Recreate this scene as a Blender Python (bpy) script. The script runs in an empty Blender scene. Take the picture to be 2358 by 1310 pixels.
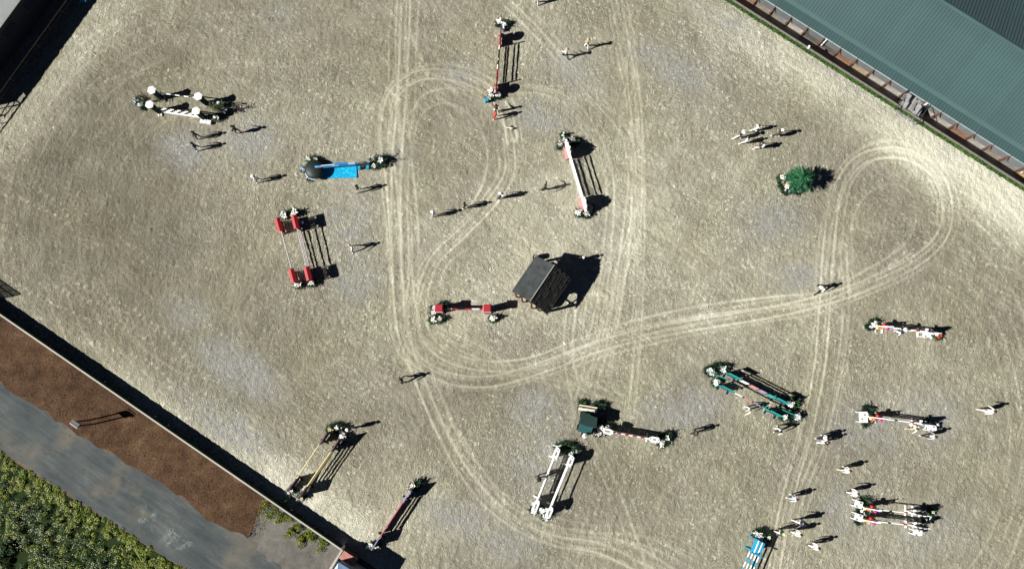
import bpy, bmesh, math, random
import numpy as np
from mathutils import Vector, Matrix
random.seed(11); RNG = np.random.default_rng(5)
C = bpy.context.scene.collection
S = bpy.context.scene
PI = math.pi
# ------------------------------------------------------------------ camera, sky, sun, exposure
F_PX, TH, H = 1571.0, math.radians(7.0), 62.0
cd = bpy.data.cameras.new('camera'); cam = bpy.data.objects.new('camera', cd); C.objects.link(cam)
cam.location = (0, 0, H); cam.rotation_euler = (TH, 0, 0)
cd.sensor_width = 36; cd.lens = 36 * F_PX / 2358; cd.clip_start = 0.5; cd.clip_end = 3000
S.camera = cam
SUN_EL = math.radians(37.0); SH_AZ = math.radians(13.5)      # shadows fall towards +X, a little +Y
w = bpy.data.worlds.new('World'); S.world = w; w.use_nodes = True
nt = w.node_tree; nt.nodes.clear()
sky = nt.nodes.new('ShaderNodeTexSky'); sky.sky_type = 'NISHITA'; sky.sun_disc = False
sky.sun_elevation = SUN_EL; sky.altitude = 6000; sky.air_density = 0.25; sky.dust_density = 0.0; sky.ozone_density = 1.0
sd = Vector((-math.cos(SH_AZ) * math.cos(SUN_EL), -math.sin(SH_AZ) * math.cos(SUN_EL), math.sin(SUN_EL)))
sky.sun_rotation = math.atan2(sd.x, sd.y)
bg = nt.nodes.new('ShaderNodeBackground'); bg.inputs[1].default_value = 0.05
wo = nt.nodes.new('ShaderNodeOutputWorld')
nt.links.new(sky.outputs[0], bg.inputs[0]); nt.links.new(bg.outputs[0], wo.inputs[0])
ld = bpy.data.lights.new('sun', 'SUN'); ld.energy = 5.0; ld.angle = math.radians(0.5); ld.color = (1.0, 0.965, 0.90)
sun = bpy.data.objects.new('sun', ld); C.objects.link(sun)
sun.rotation_euler = (-sd).to_track_quat('-Z', 'Y').to_euler(); sun.location = (0, 0, 80)
S.view_settings.view_transform = 'Standard'; S.view_settings.look = 'None'
S.view_settings.exposure = 0.76; S.view_settings.gamma = 1; S.view_settings.use_curve_mapping = False

def g(u, v, z=0.0):
    """photo pixel -> point of the place at height z"""
    dx = (u - 1179) / F_PX; dy = -(v - 655) / F_PX
    wy = dy * math.cos(TH) + math.sin(TH); wz = dy * math.sin(TH) - math.cos(TH)
    t = (z - H) / wz
    return Vector((dx * t, wy * t, z))

# ------------------------------------------------------------------ materials
MATS = {}
def lnk(nt, a, b): nt.links.new(a, b)
def mat(name, col, rough=0.6, var=0.12, scale=6.0, bump=0.0, metal=0.0, spec=0.3):
    if name in MATS: return MATS[name]
    m = bpy.data.materials.new(name); m.use_nodes = True; n = m.node_tree; N = n.nodes
    b = N['Principled BSDF']; b.inputs['Roughness'].default_value = rough
    b.inputs['Metallic'].default_value = metal; b.inputs['Specular IOR Level'].default_value = spec
    tc = N.new('ShaderNodeTexCoord'); nz = N.new('ShaderNodeTexNoise'); nz.inputs['Scale'].default_value = scale
    nz.inputs['Detail'].default_value = 4
    lnk(n, tc.outputs['Object'], nz.inputs['Vector'])
    mr = N.new('ShaderNodeMapRange'); mr.inputs[1].default_value = 0.25; mr.inputs[2].default_value = 0.75
    mr.inputs[3].default_value = 1 - var; mr.inputs[4].default_value = 1 + var
    lnk(n, nz.outputs['Fac'], mr.inputs[0])
    oi = N.new('ShaderNodeObjectInfo'); m2_ = N.new('ShaderNodeMath'); m2_.operation = 'MULTIPLY_ADD'; m2_.inputs[1].default_value = .09; m2_.inputs[2].default_value = .955
    lnk(n, oi.outputs['Random'], m2_.inputs[0]); m3_ = N.new('ShaderNodeMath'); m3_.operation = 'MULTIPLY'; lnk(n, m2_.outputs[0], m3_.inputs[0]); lnk(n, mr.outputs[0], m3_.inputs[1])
    hs = N.new('ShaderNodeHueSaturation'); hs.inputs['Color'].default_value = (*col, 1)
    lnk(n, m3_.outputs[0], hs.inputs['Value']); lnk(n, hs.outputs[0], b.inputs['Base Color'])
    if bump:
        bp = N.new('ShaderNodeBump'); bp.inputs['Strength'].default_value = bump; bp.inputs['Distance'].default_value = 0.05
        lnk(n, nz.outputs['Fac'], bp.inputs['Height']); lnk(n, bp.outputs[0], b.inputs['Normal'])
    MATS[name] = m; return m
PAL = dict(white=(.80, .80, .78), cream=(.66, .62, .50), black=(.012, .013, .014), red=(.34, .022, .03), brightred=(.45, .03, .02),
    pink=(.42, .12, .16), rose=(.50, .22, .22), maroon=(.09, .012, .02), blue=(.02, .22, .48), cyan=(.01, .30, .52), teal=(.02, .33, .30),
    navy=(.012, .02, .06), yellow=(.62, .55, .28), orange=(.62, .19, .04), purple=(.22, .05, .26), lilac=(.30, .24, .42), brown=(.10, .06, .035),
    darkgreen=(.015, .05, .03), tealdark=(.018, .045, .045), grey=(.22, .23, .24), lightgrey=(.42, .43, .44), plum=(.10, .035, .075),
    skin=(.42, .25, .17), hairblack=(.01, .008, .008), hairbrown=(.05, .028, .015), hairblond=(.36, .27, .14), denim=(.06, .09, .16), olive=(.12, .12, .07),
    tan=(.36, .27, .17), paleblue=(.45, .55, .66), magenta=(.45, .03, .16), charcoal=(.03, .03, .034), khaki=(.42, .36, .24), lav=(.42, .42, .55))
def P(c): return mat('paint_' + c, PAL[c], 0.55, 0.08, 5.0)

def N_(m, t): return m.node_tree.nodes.new(t)
def math_(m, op, a, b=None, clamp=False):
    x = N_(m, 'ShaderNodeMath'); x.operation = op; x.use_clamp = clamp
    for i, q in enumerate((a, b)):
        if q is None: continue
        if isinstance(q, (int, float)): x.inputs[i].default_value = q
        else: m.node_tree.links.new(q, x.inputs[i])
    return x.outputs[0]
def noise_(m, vec, scale, detail=4, rough=.55, dist=0.0, out='Fac'):
    x = N_(m, 'ShaderNodeTexNoise'); x.inputs['Scale'].default_value = scale; x.inputs['Detail'].default_value = detail
    x.inputs['Roughness'].default_value = rough; x.inputs['Distortion'].default_value = dist
    if vec is not None: m.node_tree.links.new(vec, x.inputs['Vector'])
    return x.outputs[out]
def ramp_(m, fac, stops):
    x = N_(m, 'ShaderNodeValToRGB'); e = x.color_ramp.elements
    while len(e) < len(stops): e.new(0.5)
    for i, (p, c) in enumerate(stops):
        e[i].position = p; e[i].color = (*c, 1) if len(c) == 3 else c
    m.node_tree.links.new(fac, x.inputs[0]); return x.outputs[0]
def mix_(m, fac, a, b, blend='MIX'):
    x = N_(m, 'ShaderNodeMix'); x.data_type = 'RGBA'; x.blend_type = blend
    for s, q in ((0, fac), (6, a), (7, b)):
        if isinstance(q, (int, float)): x.inputs[s].default_value = q
        elif isinstance(q, tuple): x.inputs[s].default_value = (*q, 1)
        else: m.node_tree.links.new(q, x.inputs[s])
    return x.outputs[2]
def mapping_(m, vec, rot, sc):
    x = N_(m, 'ShaderNodeMapping'); x.vector_type = 'TEXTURE'; x.inputs['Rotation'].default_value = (0, 0, rot); x.inputs['Scale'].default_value = tuple(1 / q for q in sc)
    m.node_tree.links.new(vec, x.inputs['Vector']); return x.outputs[0]
def sep(v): return v

def sand_material():
    m = bpy.data.materials.new('arena_sand'); m.use_nodes = True; L = m.node_tree.links
    b = m.node_tree.nodes['Principled BSDF']; b.inputs['Roughness'].default_value = 0.95; b.inputs['Specular IOR Level'].default_value = 0.1
    obj = N_(m, 'ShaderNodeTexCoord').outputs['Object']
    def attr(n):
        a = N_(m, 'ShaderNodeAttribute'); a.attribute_name = n; return a.outputs['Fac']
    tone, blue, track, rough = attr('tone'), attr('blue'), attr('track'), attr('harrow')
    # short wormy streaks where hooves and feet have kicked up pale sand, crests also lightened like lit relief: three directions, chosen by a slow noise
    warp = noise_(m, obj, 1.3, 2, out='Color')
    vm = N_(m, 'ShaderNodeVectorMath'); vm.operation = 'MULTIPLY_ADD'; L.new(warp, vm.inputs[0]); vm.inputs[1].default_value = (.9, .9, 0); L.new(obj, vm.inputs[2])
    wv = vm.outputs[0]
    s1 = noise_(m, mapping_(m, wv, math.radians(-58), (1.5, 4.0, 1)), 2.5, 3, .6)
    s2 = noise_(m, mapping_(m, wv, math.radians(70), (1.5, 4.0, 1)), 2.5, 3, .6)
    s3 = noise_(m, mapping_(m, wv, math.radians(10), (2.4, 4.6, 1)), 1.9, 3, .6)
    sel = math_(m, 'MULTIPLY', math_(m, 'SUBTRACT', noise_(m, obj, .055, 2), .42), 6, True)
    sel2 = math_(m, 'MULTIPLY', math_(m, 'SUBTRACT', noise_(m, obj, .21, 2), .5), 6, True)
    def mixf(f, a, c): # scalar lerp
        return math_(m, 'ADD', math_(m, 'MULTIPLY', a, math_(m, 'SUBTRACT', 1.0, f)), math_(m, 'MULTIPLY', c, f))
    st = mixf(sel2, mixf(sel, s1, s2), s3)
    fine = noise_(m, obj, 9.0, 3, .7)
    grain = noise_(m, obj, 30.0, 2, .7)
    pits = noise_(m, obj, 3.6, 4, .75)
    hgt = math_(m, 'ADD', math_(m, 'MULTIPLY', st, 1.0), math_(m, 'ADD', math_(m, 'MULTIPLY', fine, .45), math_(m, 'MULTIPLY', pits, .5)))
    # colour
    dens = math_(m, 'ADD', math_(m, 'MULTIPLY', noise_(m, obj, .09, 3), .9), math_(m, 'MULTIPLY', attr('dash'), .55))
    calm = math_(m, 'SUBTRACT', 1.0, math_(m, 'MULTIPLY', track, .85), True)
    dash = math_(m, 'MULTIPLY', math_(m, 'MULTIPLY', math_(m, 'SUBTRACT', st, .535), 9, True), calm)
    groove_shade = math_(m, 'MULTIPLY', math_(m, 'MULTIPLY', math_(m, 'SUBTRACT', .43, st), 9, True), calm)  # low streaks darkened in the colour, for the shade lying in them
    t = math_(m, 'ADD', tone, math_(m, 'MULTIPLY', math_(m, 'MULTIPLY', dash, dens), .44))
    t = math_(m, 'SUBTRACT', t, math_(m, 'MULTIPLY', groove_shade, .20))
    comb = noise_(m, mapping_(m, wv, math.radians(-40), (.22, 9.0, 1)), 1.0, 2, .5)
    comb2 = noise_(m, mapping_(m, wv, math.radians(78), (.22, 9.0, 1)), 1.0, 2, .5)
    comb = mixf(math_(m, 'MULTIPLY', math_(m, 'SUBTRACT', noise_(m, obj, .04, 1), .45), 7, True), comb, comb2)
    t = math_(m, 'ADD', t, math_(m, 'MULTIPLY', math_(m, 'SUBTRACT', comb, .5), .62))
    t = math_(m, 'ADD', t, math_(m, 'MULTIPLY', math_(m, 'SUBTRACT', fine, .5), .42))
    t = math_(m, 'ADD', t, math_(m, 'MULTIPLY', math_(m, 'SUBTRACT', noise_(m, obj, .5, 5, .6), .5), .35))
    t = math_(m, 'ADD', t, math_(m, 'MULTIPLY', math_(m, 'SUBTRACT', grain, .5), .25))
    col = ramp_(m, t, [(0.0, (.105, .094, .066)), (.33, (.195, .180, .130)), (.58, (.300, .284, .208)), (.82, (.455, .44, .335)), (1.0, (.62, .61, .49))])
    hue = noise_(m, obj, .13, 3)
    hv = N_(m, 'ShaderNodeHueSaturation'); L.new(col, hv.inputs['Color']); L.new(math_(m, 'ADD', .487, math_(m, 'MULTIPLY', hue, .028)), hv.inputs['Hue']); L.new(math_(m, 'ADD', .62, math_(m, 'MULTIPLY', hue, .55)), hv.inputs['Saturation']); col = hv.outputs[0]
    pb_ = math_(m, 'MULTIPLY', math_(m, 'SUBTRACT', noise_(m, obj, 2.6, 4, .75), .40), 5, True)
    col = mix_(m, math_(m, 'MULTIPLY', blue, math_(m, 'ADD', .60, math_(m, 'MULTIPLY', pb_, .4))), col, mix_(m, dash, (.28, .282, .268), (.50, .505, .48)))
    spk = noise_(m, obj, 5.5, 2, .8)
    dk = math_(m, 'MULTIPLY', math_(m, 'SUBTRACT', spk, .665), 16, True)
    col = mix_(m, math_(m, 'MULTIPLY', dk, math_(m, 'SUBTRACT', .75, math_(m, 'MULTIPLY', track, .6))), col, (.07, .058, .04))
    L.new(col, b.inputs['Base Color'])
    bp = N_(m, 'ShaderNodeBump'); bp.inputs['Distance'].default_value = 0.20
    L.new(math_(m, 'SUBTRACT', .85, math_(m, 'MULTIPLY', track, .78)), bp.inputs['Strength'])
    L.new(hgt, bp.inputs['Height']); L.new(bp.outputs[0], b.inputs['Normal'])
    return m

def ground_mat(name, stops, s1=1.5, s2=12.0, bump=.4, stretch=None, rough=.95, dist=.08):
    m = bpy.data.materials.new(name); m.use_nodes = True; L = m.node_tree.links
    b = m.node_tree.nodes['Principled BSDF']; b.inputs['Roughness'].default_value = rough; b.inputs['Specular IOR Level'].default_value = .12
    v = N_(m, 'ShaderNodeTexCoord').outputs['Object']
    if stretch: v = mapping_(m, v, stretch[0], stretch[1])
    a = noise_(m, v, s1, 5, .65); f = noise_(m, v, s2, 3, .7); g3 = noise_(m, v, s1 * .18, 3)
    t = math_(m, 'ADD', math_(m, 'MULTIPLY', a, .5), math_(m, 'ADD', math_(m, 'MULTIPLY', f, .3), math_(m, 'MULTIPLY', g3, .3)))
    L.new(ramp_(m, t, stops), b.inputs['Base Color'])
    bp = N_(m, 'ShaderNodeBump'); bp.inputs['Strength'].default_value = bump; bp.inputs['Distance'].default_value = dist
    L.new(math_(m, 'ADD', a, math_(m, 'MULTIPLY', f, .6)), bp.inputs['Height']); L.new(bp.outputs[0], b.inputs['Normal'])
    return m

# ------------------------------------------------------------------ object helpers
def link(name, me, m=None, parent=None, loc=None, rz=None):
    o = bpy.data.objects.new(name, me); C.objects.link(o)
    if m is not None and me is not None and not me.materials:
        for q in (m if isinstance(m, (list, tuple)) else [m]): me.materials.append(q)
    if parent: o.parent = parent
    if loc is not None: o.location = loc
    if rz is not None: o.rotation_euler = (0, 0, rz)
    return o
def tag(o, label=None, cat=None, group=None, kind=None):
    if label: o['label'] = label
    if cat: o['category'] = cat
    if group: o['group'] = group
    if kind: o['kind'] = kind
    return o
def thing(name, label, cat, loc=(0, 0, 0), rz=0, group=None):
    o = bpy.data.objects.new(name, None); C.objects.link(o); o.location = loc; o.rotation_euler = (0, 0, rz)
    o.empty_display_size = .2
    return tag(o, label, cat, group)
class MB:
    def __init__(s): s.v = []; s.f = []; s.mi = []
    def add(s, vs, fs, mi=0):
        k = len(s.v); s.v += [tuple(p) for p in vs]; s.f += [tuple(i + k for i in f) for f in fs]; s.mi += [mi] * len(fs); return s
    def box(s, c, d, rz=0, mi=0, tilt=None):
        x, y, z = (q / 2 for q in d); M = Matrix.Rotation(rz, 3, 'Z')
        if tilt: M = M @ Matrix.Rotation(tilt[0], 3, tilt[1])
        vs = [Vector(c) + M @ Vector((a * x, b_ * y, e * z)) for a in (-1, 1) for b_ in (-1, 1) for e in (-1, 1)]
        return s.add(vs, [(0, 1, 3, 2), (4, 6, 7, 5), (0, 4, 5, 1), (2, 3, 7, 6), (0, 2, 6, 4), (1, 5, 7, 3)], mi)
    def tube(s, a, b_, r, n=8, mi=0, r2=None, cap=True):
        a = Vector(a); b_ = Vector(b_); r2 = r if r2 is None else r2
        q = (b_ - a).to_track_quat('Z', 'Y').to_matrix(); vs = []
        for p, rr in ((a, r), (b_, r2)):
            for i in range(n):
                t = 2 * PI * i / n; vs.append(p + q @ Vector((math.cos(t) * rr, math.sin(t) * rr, 0)))
        fs = [(i, (i + 1) % n, n + (i + 1) % n, n + i) for i in range(n)]
        if cap: fs += [tuple(range(n - 1, -1, -1)), tuple(range(n, 2 * n))]
        return s.add(vs, fs, mi)
    def prism(s, pts, y0, y1, mi=0):     # outline in x,z pushed along y
        n = len(pts); vs = [(x, y0, z) for x, z in pts] + [(x, y1, z) for x, z in pts]
        fs = [tuple(range(n)), tuple(range(2 * n - 1, n - 1, -1))] + [(i, n + i, n + (i + 1) % n, (i + 1) % n) for i in range(n)]
        return s.add(vs, fs, mi)
    def slab(s, pts, z0, z1, mi=0):      # outline in x,y pushed up
        n = len(pts); vs = [(p[0], p[1], z0) for p in pts] + [(p[0], p[1], z1) for p in pts]
        fs = [tuple(range(n - 1, -1, -1)), tuple(range(n, 2 * n))] + [(i, (i + 1) % n, n + (i + 1) % n, n + i) for i in range(n)]
        return s.add(vs, fs, mi)
    def ball(s, c, r, n=8, k=5, mi=0, sc=(1, 1, 1)):
        vs = [(c[0], c[1], c[2] + r * sc[2])]
        for j in range(1, k):
            for i in range(n):
                a, p = 2 * PI * i / n, PI * j / k
                vs.append((c[0] + r * sc[0] * math.sin(p) * math.cos(a), c[1] + r * sc[1] * math.sin(p) * math.sin(a), c[2] + r * sc[2] * math.cos(p)))
        vs.append((c[0], c[1], c[2] - r * sc[2])); fs = [(0, 1 + i, 1 + (i + 1) % n) for i in range(n)]
        for j in range(k - 2):
            o = 1 + j * n; fs += [(o + i, o + n + i, o + n + (i + 1) % n, o + (i + 1) % n) for i in range(n)]
        o = 1 + (k - 2) * n; fs += [(o + i, len(vs) - 1, o + (i + 1) % n) for i in range(n)]
        return s.add(vs, fs, mi)
    def mesh(s, name, mats=None):
        me = bpy.data.meshes.new(name); me.from_pydata(s.v, [], s.f)
        if mats:
            for q in mats: me.materials.append(q)
            me.polygons.foreach_set('material_index', s.mi)
        me.update(); return me
    def obj(s, name, m, parent=None, loc=None, rz=None):
        ms = m if isinstance(m, (list, tuple)) else [m]
        return link(name, s.mesh(name, ms), None, parent, loc, rz)
def sheet(name, pts, z, m, kind='structure'):
    mb = MB(); mb.add([(p[0], p[1], z) for p in pts], [tuple(range(len(pts)))])
    o = mb.obj(name, m); o['kind'] = kind; return o
def cr(pts, step=6):
    out = []
    for i in range(len(pts) - 1):
        p0 = pts[max(i - 1, 0)]; p1 = pts[i]; p2 = pts[i + 1]; p3 = pts[min(i + 2, len(pts) - 1)]
        n = max(2, int(math.dist(p1, p2) / step))
        for k in range(n):
            t = k / n
            out.append(tuple(.5 * (2 * b_ + (c - a) * t + (2 * a - 5 * b_ + 4 * c - d) * t * t + (3 * b_ - a - 3 * c + d) * t ** 3) for a, b_, c, d in zip(p0, p1, p2, p3)))
    out.append(tuple(pts[-1])); return out

# ------------------------------------------------------------------ boundary lines of the arena
U1 = g(1665.8, 0).xy; U2 = g(2358, 441.8).xy; UD = (U2 - U1).normalized(); UN = Vector((-UD.y, UD.x));  UN = UN if UN.y > 0 else -UN
L1 = g(0, 724.4, 1.0).xy; L2 = g(783, 1263, 1.0).xy; LD = (L2 - L1).normalized(); LN = Vector((-LD.y, LD.x)); LN = LN if LN.y < 0 else -LN
print('boundary angles', math.degrees(math.atan2(UD.y, UD.x)), math.degrees(math.atan2(LD.y, LD.x)))

# ------------------------------------------------------------------ the sand: one fine sheet with ruts and prints in its relief
SAND = sand_material()
def vnoise(nx, ny, cell, seed):
    r = np.random.default_rng(seed); gx, gy = int(nx / cell) + 3, int(ny / cell) + 3
    G = r.random((gy, gx)); x = np.arange(nx) / cell; y = np.arange(ny) / cell
    xi = x.astype(int); yi = y.astype(int); fx = x - xi; fy = y - yi; fx = fx * fx * (3 - 2 * fx); fy = (fy * fy * (3 - 2 * fy))[:, None]
    a = G[yi][:, xi]; b_ = G[yi][:, xi + 1]; c = G[yi + 1][:, xi]; d = G[yi + 1][:, xi + 1]
    return (a * (1 - fx) + b_ * fx) * (1 - fy) + (c * (1 - fx) + d * fx) * fy
def build_sand():
    ST = .105; X0, X1, Y0, Y1 = -53.0, 53.0, -21.0, 39.0
    nx = int((X1 - X0) / ST) + 1; ny = int((Y1 - Y0) / ST) + 1
    xs = X0 + np.arange(nx) * ST; ys = Y0 + np.arange(ny) * ST
    X, Y = np.meshgrid(xs, ys)
    def gp(u, v): p = g(u, v); return p.x, p.y
    big = vnoise(nx, ny, 14 / ST, 1) * .5 + vnoise(nx, ny, 5 / ST, 2) * .3 + vnoise(nx, ny, 1.8 / ST, 3) * .2
    tone = .44 + (big - .5) * .42
    def blob(u, v, ru, rv, amp, ang=0, arr=None, soft=1.6):
        cx, cy = gp(u, v); a = math.radians(-ang); c, s = math.cos(a), math.sin(a)
        dx = ((X - cx) * c + (Y - cy) * s) / (ru / 24.5); dy = (-(X - cx) * s + (Y - cy) * c) / (rv / 24.5)
        return amp * np.exp(-((dx * dx + dy * dy) ** soft) * .8)
    JC = [(400, 235), (780, 390), (685, 575), (1150, 140), (1330, 400), (1070, 720), (1740, 900), (2090, 758), (2070, 965), (2060, 1190), (1450, 1000), (1275, 1105), (725, 1070), (905, 1190)]
    # damp and dry zones (photo pixels, radii, amount, angle clockwise)
    for a in [(470, 650, 420, 330, -.045, 20), (1050, 330, 170, 150, -.06, 0), (120, 420, 230, 300, -.03, 0), (2010, 270, 560, 95, .19, 33), (2060, 285, 420, 60, .16, 33), (1760, 95, 200, 50, .12, 33), (2330, 520, 90, 90, .14, 30),
              (2250, 420, 260, 90, .24, 33), (1240, 640, 110, 90, .12, 0), (1120, 560, 220, 190, .03, 0), (540, 1060, 330, 60, .24, 34), (760, 1195, 180, 60, .20, 34), (260, 870, 230, 35, .14, 34), (560, 1010, 120, 50, .12, 34),
              (215, 75, 150, 55, .24, -53), (75, 270, 170, 55, .18, -53), (330, 420, 170, 260, -.05, 0), (700, 900, 200, 100, .03, 0), (360, 90, 220, 120, -.08, 0), (150, 560, 200, 90, -.03, 0), (560, 700, 150, 120, -.04, 0), (1650, 620, 300, 300, .02, 0), (2050, 470, 90, 90, -.07, 0),
              (1000, 900, 160, 120, -.07, 0), (1250, 300, 300, 250, .05, 0), (720, 60, 180, 90, .04, 0), (1450, 900, 260, 130, -.02, 0), (2000, 900, 260, 200, -.01, 0), (2250, 950, 130, 330, .03, 0), (1900, 1000, 500, 330, .09, 0), (1700, 450, 350, 250, .07, 0), (1350, 550, 200, 260, .05, 0), (900, 100, 400, 150, .02, 0),
              (590, 370, 160, 100, .05, 0), (800, 500, 120, 150, .05, 0), (1190, 1230, 300, 70, .06, 15), (30, 480, 130, 120, -.03, 0), (760, 800, 180, 160, -.05, 0)]:
        tone = tone + blob(*a)
    for (u, v) in JC: tone = tone + blob(u, v, 75, 60, .05)
    blue = np.zeros_like(X)
    bn = vnoise(nx, ny, .55 / ST, 7) * .5 + vnoise(nx, ny, 1.5 / ST, 8) * .5
    for a in [(430, 350, 60, 45, .9, 0), (580, 325, 60, 55, .9, 0), (800, 520, 60, 80, .6, 0), (820, 640, 50, 50, .7, 0), (550, 850, 95, 40, 1., 33), (1555, 155, 85, 35, 1., 30),
              (1320, 165, 70, 45, .6, 30), (1240, 270, 60, 35, .9, 20), (1070, 165, 40, 30, .7, 0), (1790, 510, 55, 45, .9, 0), (1830, 635, 50, 30, .8, 0), (1240, 945, 60, 45, 1., 10),
              (1570, 940, 90, 45, .8, 0), (1240, 1060, 60, 60, .8, 0), (1180, 1250, 70, 40, .8, 30), (1060, 1195, 80, 35, .6, 20), (2000, 985, 80, 60, .7, 0), (2130, 960, 70, 50, .7, 0),
              (1960, 1180, 60, 60, .7, 0), (2130, 1220, 70, 50, .6, 0), (520, 975, 110, 35, .9, 33), (430, 720, 50, 35, .5, 20), (640, 40, 40, 40, .5, 0), (1700, 60, 130, 30, .5, 33), (2000, 200, 300, 30, .35, 33), (925, 360, 40, 30, .5, 0)]:
        blue = np.maximum(blue, blob(*a, soft=1.3))
    blue = np.clip(blue * (.55 + 2.2 * (bn - .3)), 0, 1)
    track = np.zeros_like(X); hz = np.zeros_like(X)
    def stamp(px, width=.095, amp=.5, off=0.0, dep=.02, fade=True):
        pts = [gp(u, v) for u, v in cr(px, 10)]; pts = np.array(pts)
        if off:
            d = np.gradient(pts, axis=0); d /= np.linalg.norm(d, axis=1)[:, None] + 1e-9
            pts = pts + np.stack([-d[:, 1], d[:, 0]], 1) * off
        ph = random.random() * 9
        for i in range(len(pts) - 1):
            ax, ay = pts[i]; bx, by = pts[i + 1]; m = width * 4
            i0 = max(0, int((min(ax, bx) - m - X0) / ST)); i1 = min(nx, int((max(ax, bx) + m - X0) / ST) + 2)
            j0 = max(0, int((min(ay, by) - m - Y0) / ST)); j1 = min(ny, int((max(ay, by) + m - Y0) / ST) + 2)
            if i0 >= i1 or j0 >= j1: continue
            xx = X[j0:j1, i0:i1]; yy = Y[j0:j1, i0:i1]; L_ = (bx - ax) ** 2 + (by - ay) ** 2 + 1e-9
            t = np.clip(((xx - ax) * (bx - ax) + (yy - ay) * (by - ay)) / L_, 0, 1)
            d = np.hypot(xx - ax - t * (bx - ax), yy - ay - t * (by - ay))
            a_ = amp * (.72 + .28 * math.sin(i * .17 + ph) * math.sin(i * .061 + ph * 2))
            k = a_ * np.exp(-(d / width) ** 2 * .8)
            track[j0:j1, i0:i1] = np.maximum(track[j0:j1, i0:i1], k)
            h_ = dep * (np.exp(-(d / (width * 2)) ** 2) - 1.8 * np.exp(-(d / width) ** 2))
            hz[j0:j1, i0:i1] = np.where(np.abs(h_) > np.abs(hz[j0:j1, i0:i1]), h_, hz[j0:j1, i0:i1])
    def pair(px, gauge=1.0, amp=.5, **k):
        for s_ in (-1, 1):
            stamp(px, off=s_ * gauge / 2, amp=amp, **k)
        q = random.uniform(.3, .9) * random.choice((-1, 1)); px2 = [(u + random.uniform(-6, 6), v + random.uniform(-6, 6)) for u, v in px]
        for s_ in (-1, 1): stamp(px2, off=q + s_ * gauge / 2, amp=amp * .55, **k)
    pair([(934, -20), (930, 120), (922, 250), (912, 400), (912, 560), (916, 680), (930, 780), (968, 880), (1010, 980), (1070, 1090), (1150, 1180), (1260, 1240), (1380, 1262), (1500, 1320)], .85, amp=.62)
    pair([(926, -20), (921, 120), (930, 300), (948, 480), (952, 620), (948, 720), (972, 830), (1030, 980), (1100, 1090), (1180, 1170), (1300, 1240), (1440, 1260), (1560, 1330)], .9, amp=.42)
    pair([(1180, 330), (1160, 250), (1100, 195), (1020, 172), (950, 180), (900, 230), (887, 320), (900, 420), (908, 520), (914, 640), (925, 760), (960, 830), (1030, 870), (1130, 878), (1250, 845), (1400, 790), (1560, 755), (1760, 722), (1880, 695), (2000, 655), (2110, 600), (2170, 540), (2180, 465), (2150, 395), (2080, 355), (2000, 360), (1950, 400), (1918, 480), (1905, 600), (1896, 740), (1886, 850), (1855, 1000), (1812, 1150), (1780, 1320)], .95, amp=.62)
    pair([(1170, 320), (1172, 400), (1128, 470), (1060, 540), (1000, 600), (972, 680), (975, 760), (1020, 815), (1110, 842), (1220, 835), (1340, 790), (1460, 750), (1620, 715), (1780, 695), (1900, 680), (2020, 620), (2090, 575)], .9, amp=.52)
    pair([(1000, 770), (1060, 820), (1160, 850), (1290, 868), (1390, 905)], .8, amp=.32)
    stamp([(958, 470), (948, 380), (955, 300), (980, 255), (1025, 238), (1075, 262), (1110, 310), (1122, 370), (1108, 430), (1085, 470)], amp=.42)
    stamp([(940, 330), (960, 235), (1020, 205), (1090, 215), (1140, 260), (1165, 300)], amp=.4)
    stamp([(1090, 560), (1030, 610), (1010, 660)], amp=.3)
    stamp([(930, -10), (950, 90), (985, 160), (1040, 205), (1110, 235)], amp=.4)
    stamp([(905, 180), (960, 165), (1030, 185), (1100, 220), (1150, 265)], amp=.4)
    pair([(1415, -20), (1440, 120), (1462, 240), (1466, 380), (1462, 520), (1430, 620), (1410, 740), (1375, 840), (1350, 920)], .95, amp=.42)
    pair([(1440, 20), (1462, 180), (1474, 330), (1476, 520), (1472, 700), (1462, 860), (1450, 960)], .55, amp=.32)
    pair([(1170, 10), (1240, 80), (1310, 160), (1380, 235), (1440, 310), (1455, 420), (1440, 560), (1420, 700), (1395, 860)], .8, amp=.35)
    pair([(1180, 205), (1260, 212), (1330, 255), (1378, 330), (1405, 430), (1398, 560), (1385, 680), (1360, 800)], .7, amp=.3)
    pair([(1318, 690), (1308, 800), (1322, 900), (1345, 990), (1395, 1090), (1440, 1200), (1480, 1320)], .85, amp=.38)
    pair([(1000, 760), (1090, 800), (1200, 860), (1330, 890), (1440, 920)], .7, amp=.25)
    stamp([(1965, 600), (1960, 520), (1990, 455), (2045, 425), (2090, 440), (2108, 490), (2095, 545), (2050, 585)], amp=.32)
    pair([(1925, 640), (1938, 480), (1965, 400), (2030, 355), (2110, 372), (2160, 440), (2165, 520)], .6, amp=.4)
    pair([(1940, 560), (1948, 700), (1932, 850), (1890, 1020), (1830, 1180), (1800, 1320)], .55, amp=.4)
    pair([(1240, 1215), (1350, 1235), (1480, 1245), (1600, 1300)], .7, amp=.3)
    # harrow rings near the right end and along the left end
    for r in range(7):
        rr = 1 + r * .13
        stamp([(2110 + 215 * rr * math.cos(a), 1010 + 360 * rr * math.sin(a)) for a in np.linspace(-1.5, 1.5, 14)], width=.10, amp=.26, dep=.012)
        stamp([(560 - 420 * rr * math.cos(a) * .8, 560 + 330 * rr * math.sin(a)) for a in np.linspace(-1.2, 1.2, 14)], width=.10, amp=.20, dep=.012)
    for k in range(5):
        stamp([(2190 + k * 10, 590 + k * 16), (2280, 640 + k * 14), (2370, 700 + k * 12)], width=.09, amp=.26, dep=.01)
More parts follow.
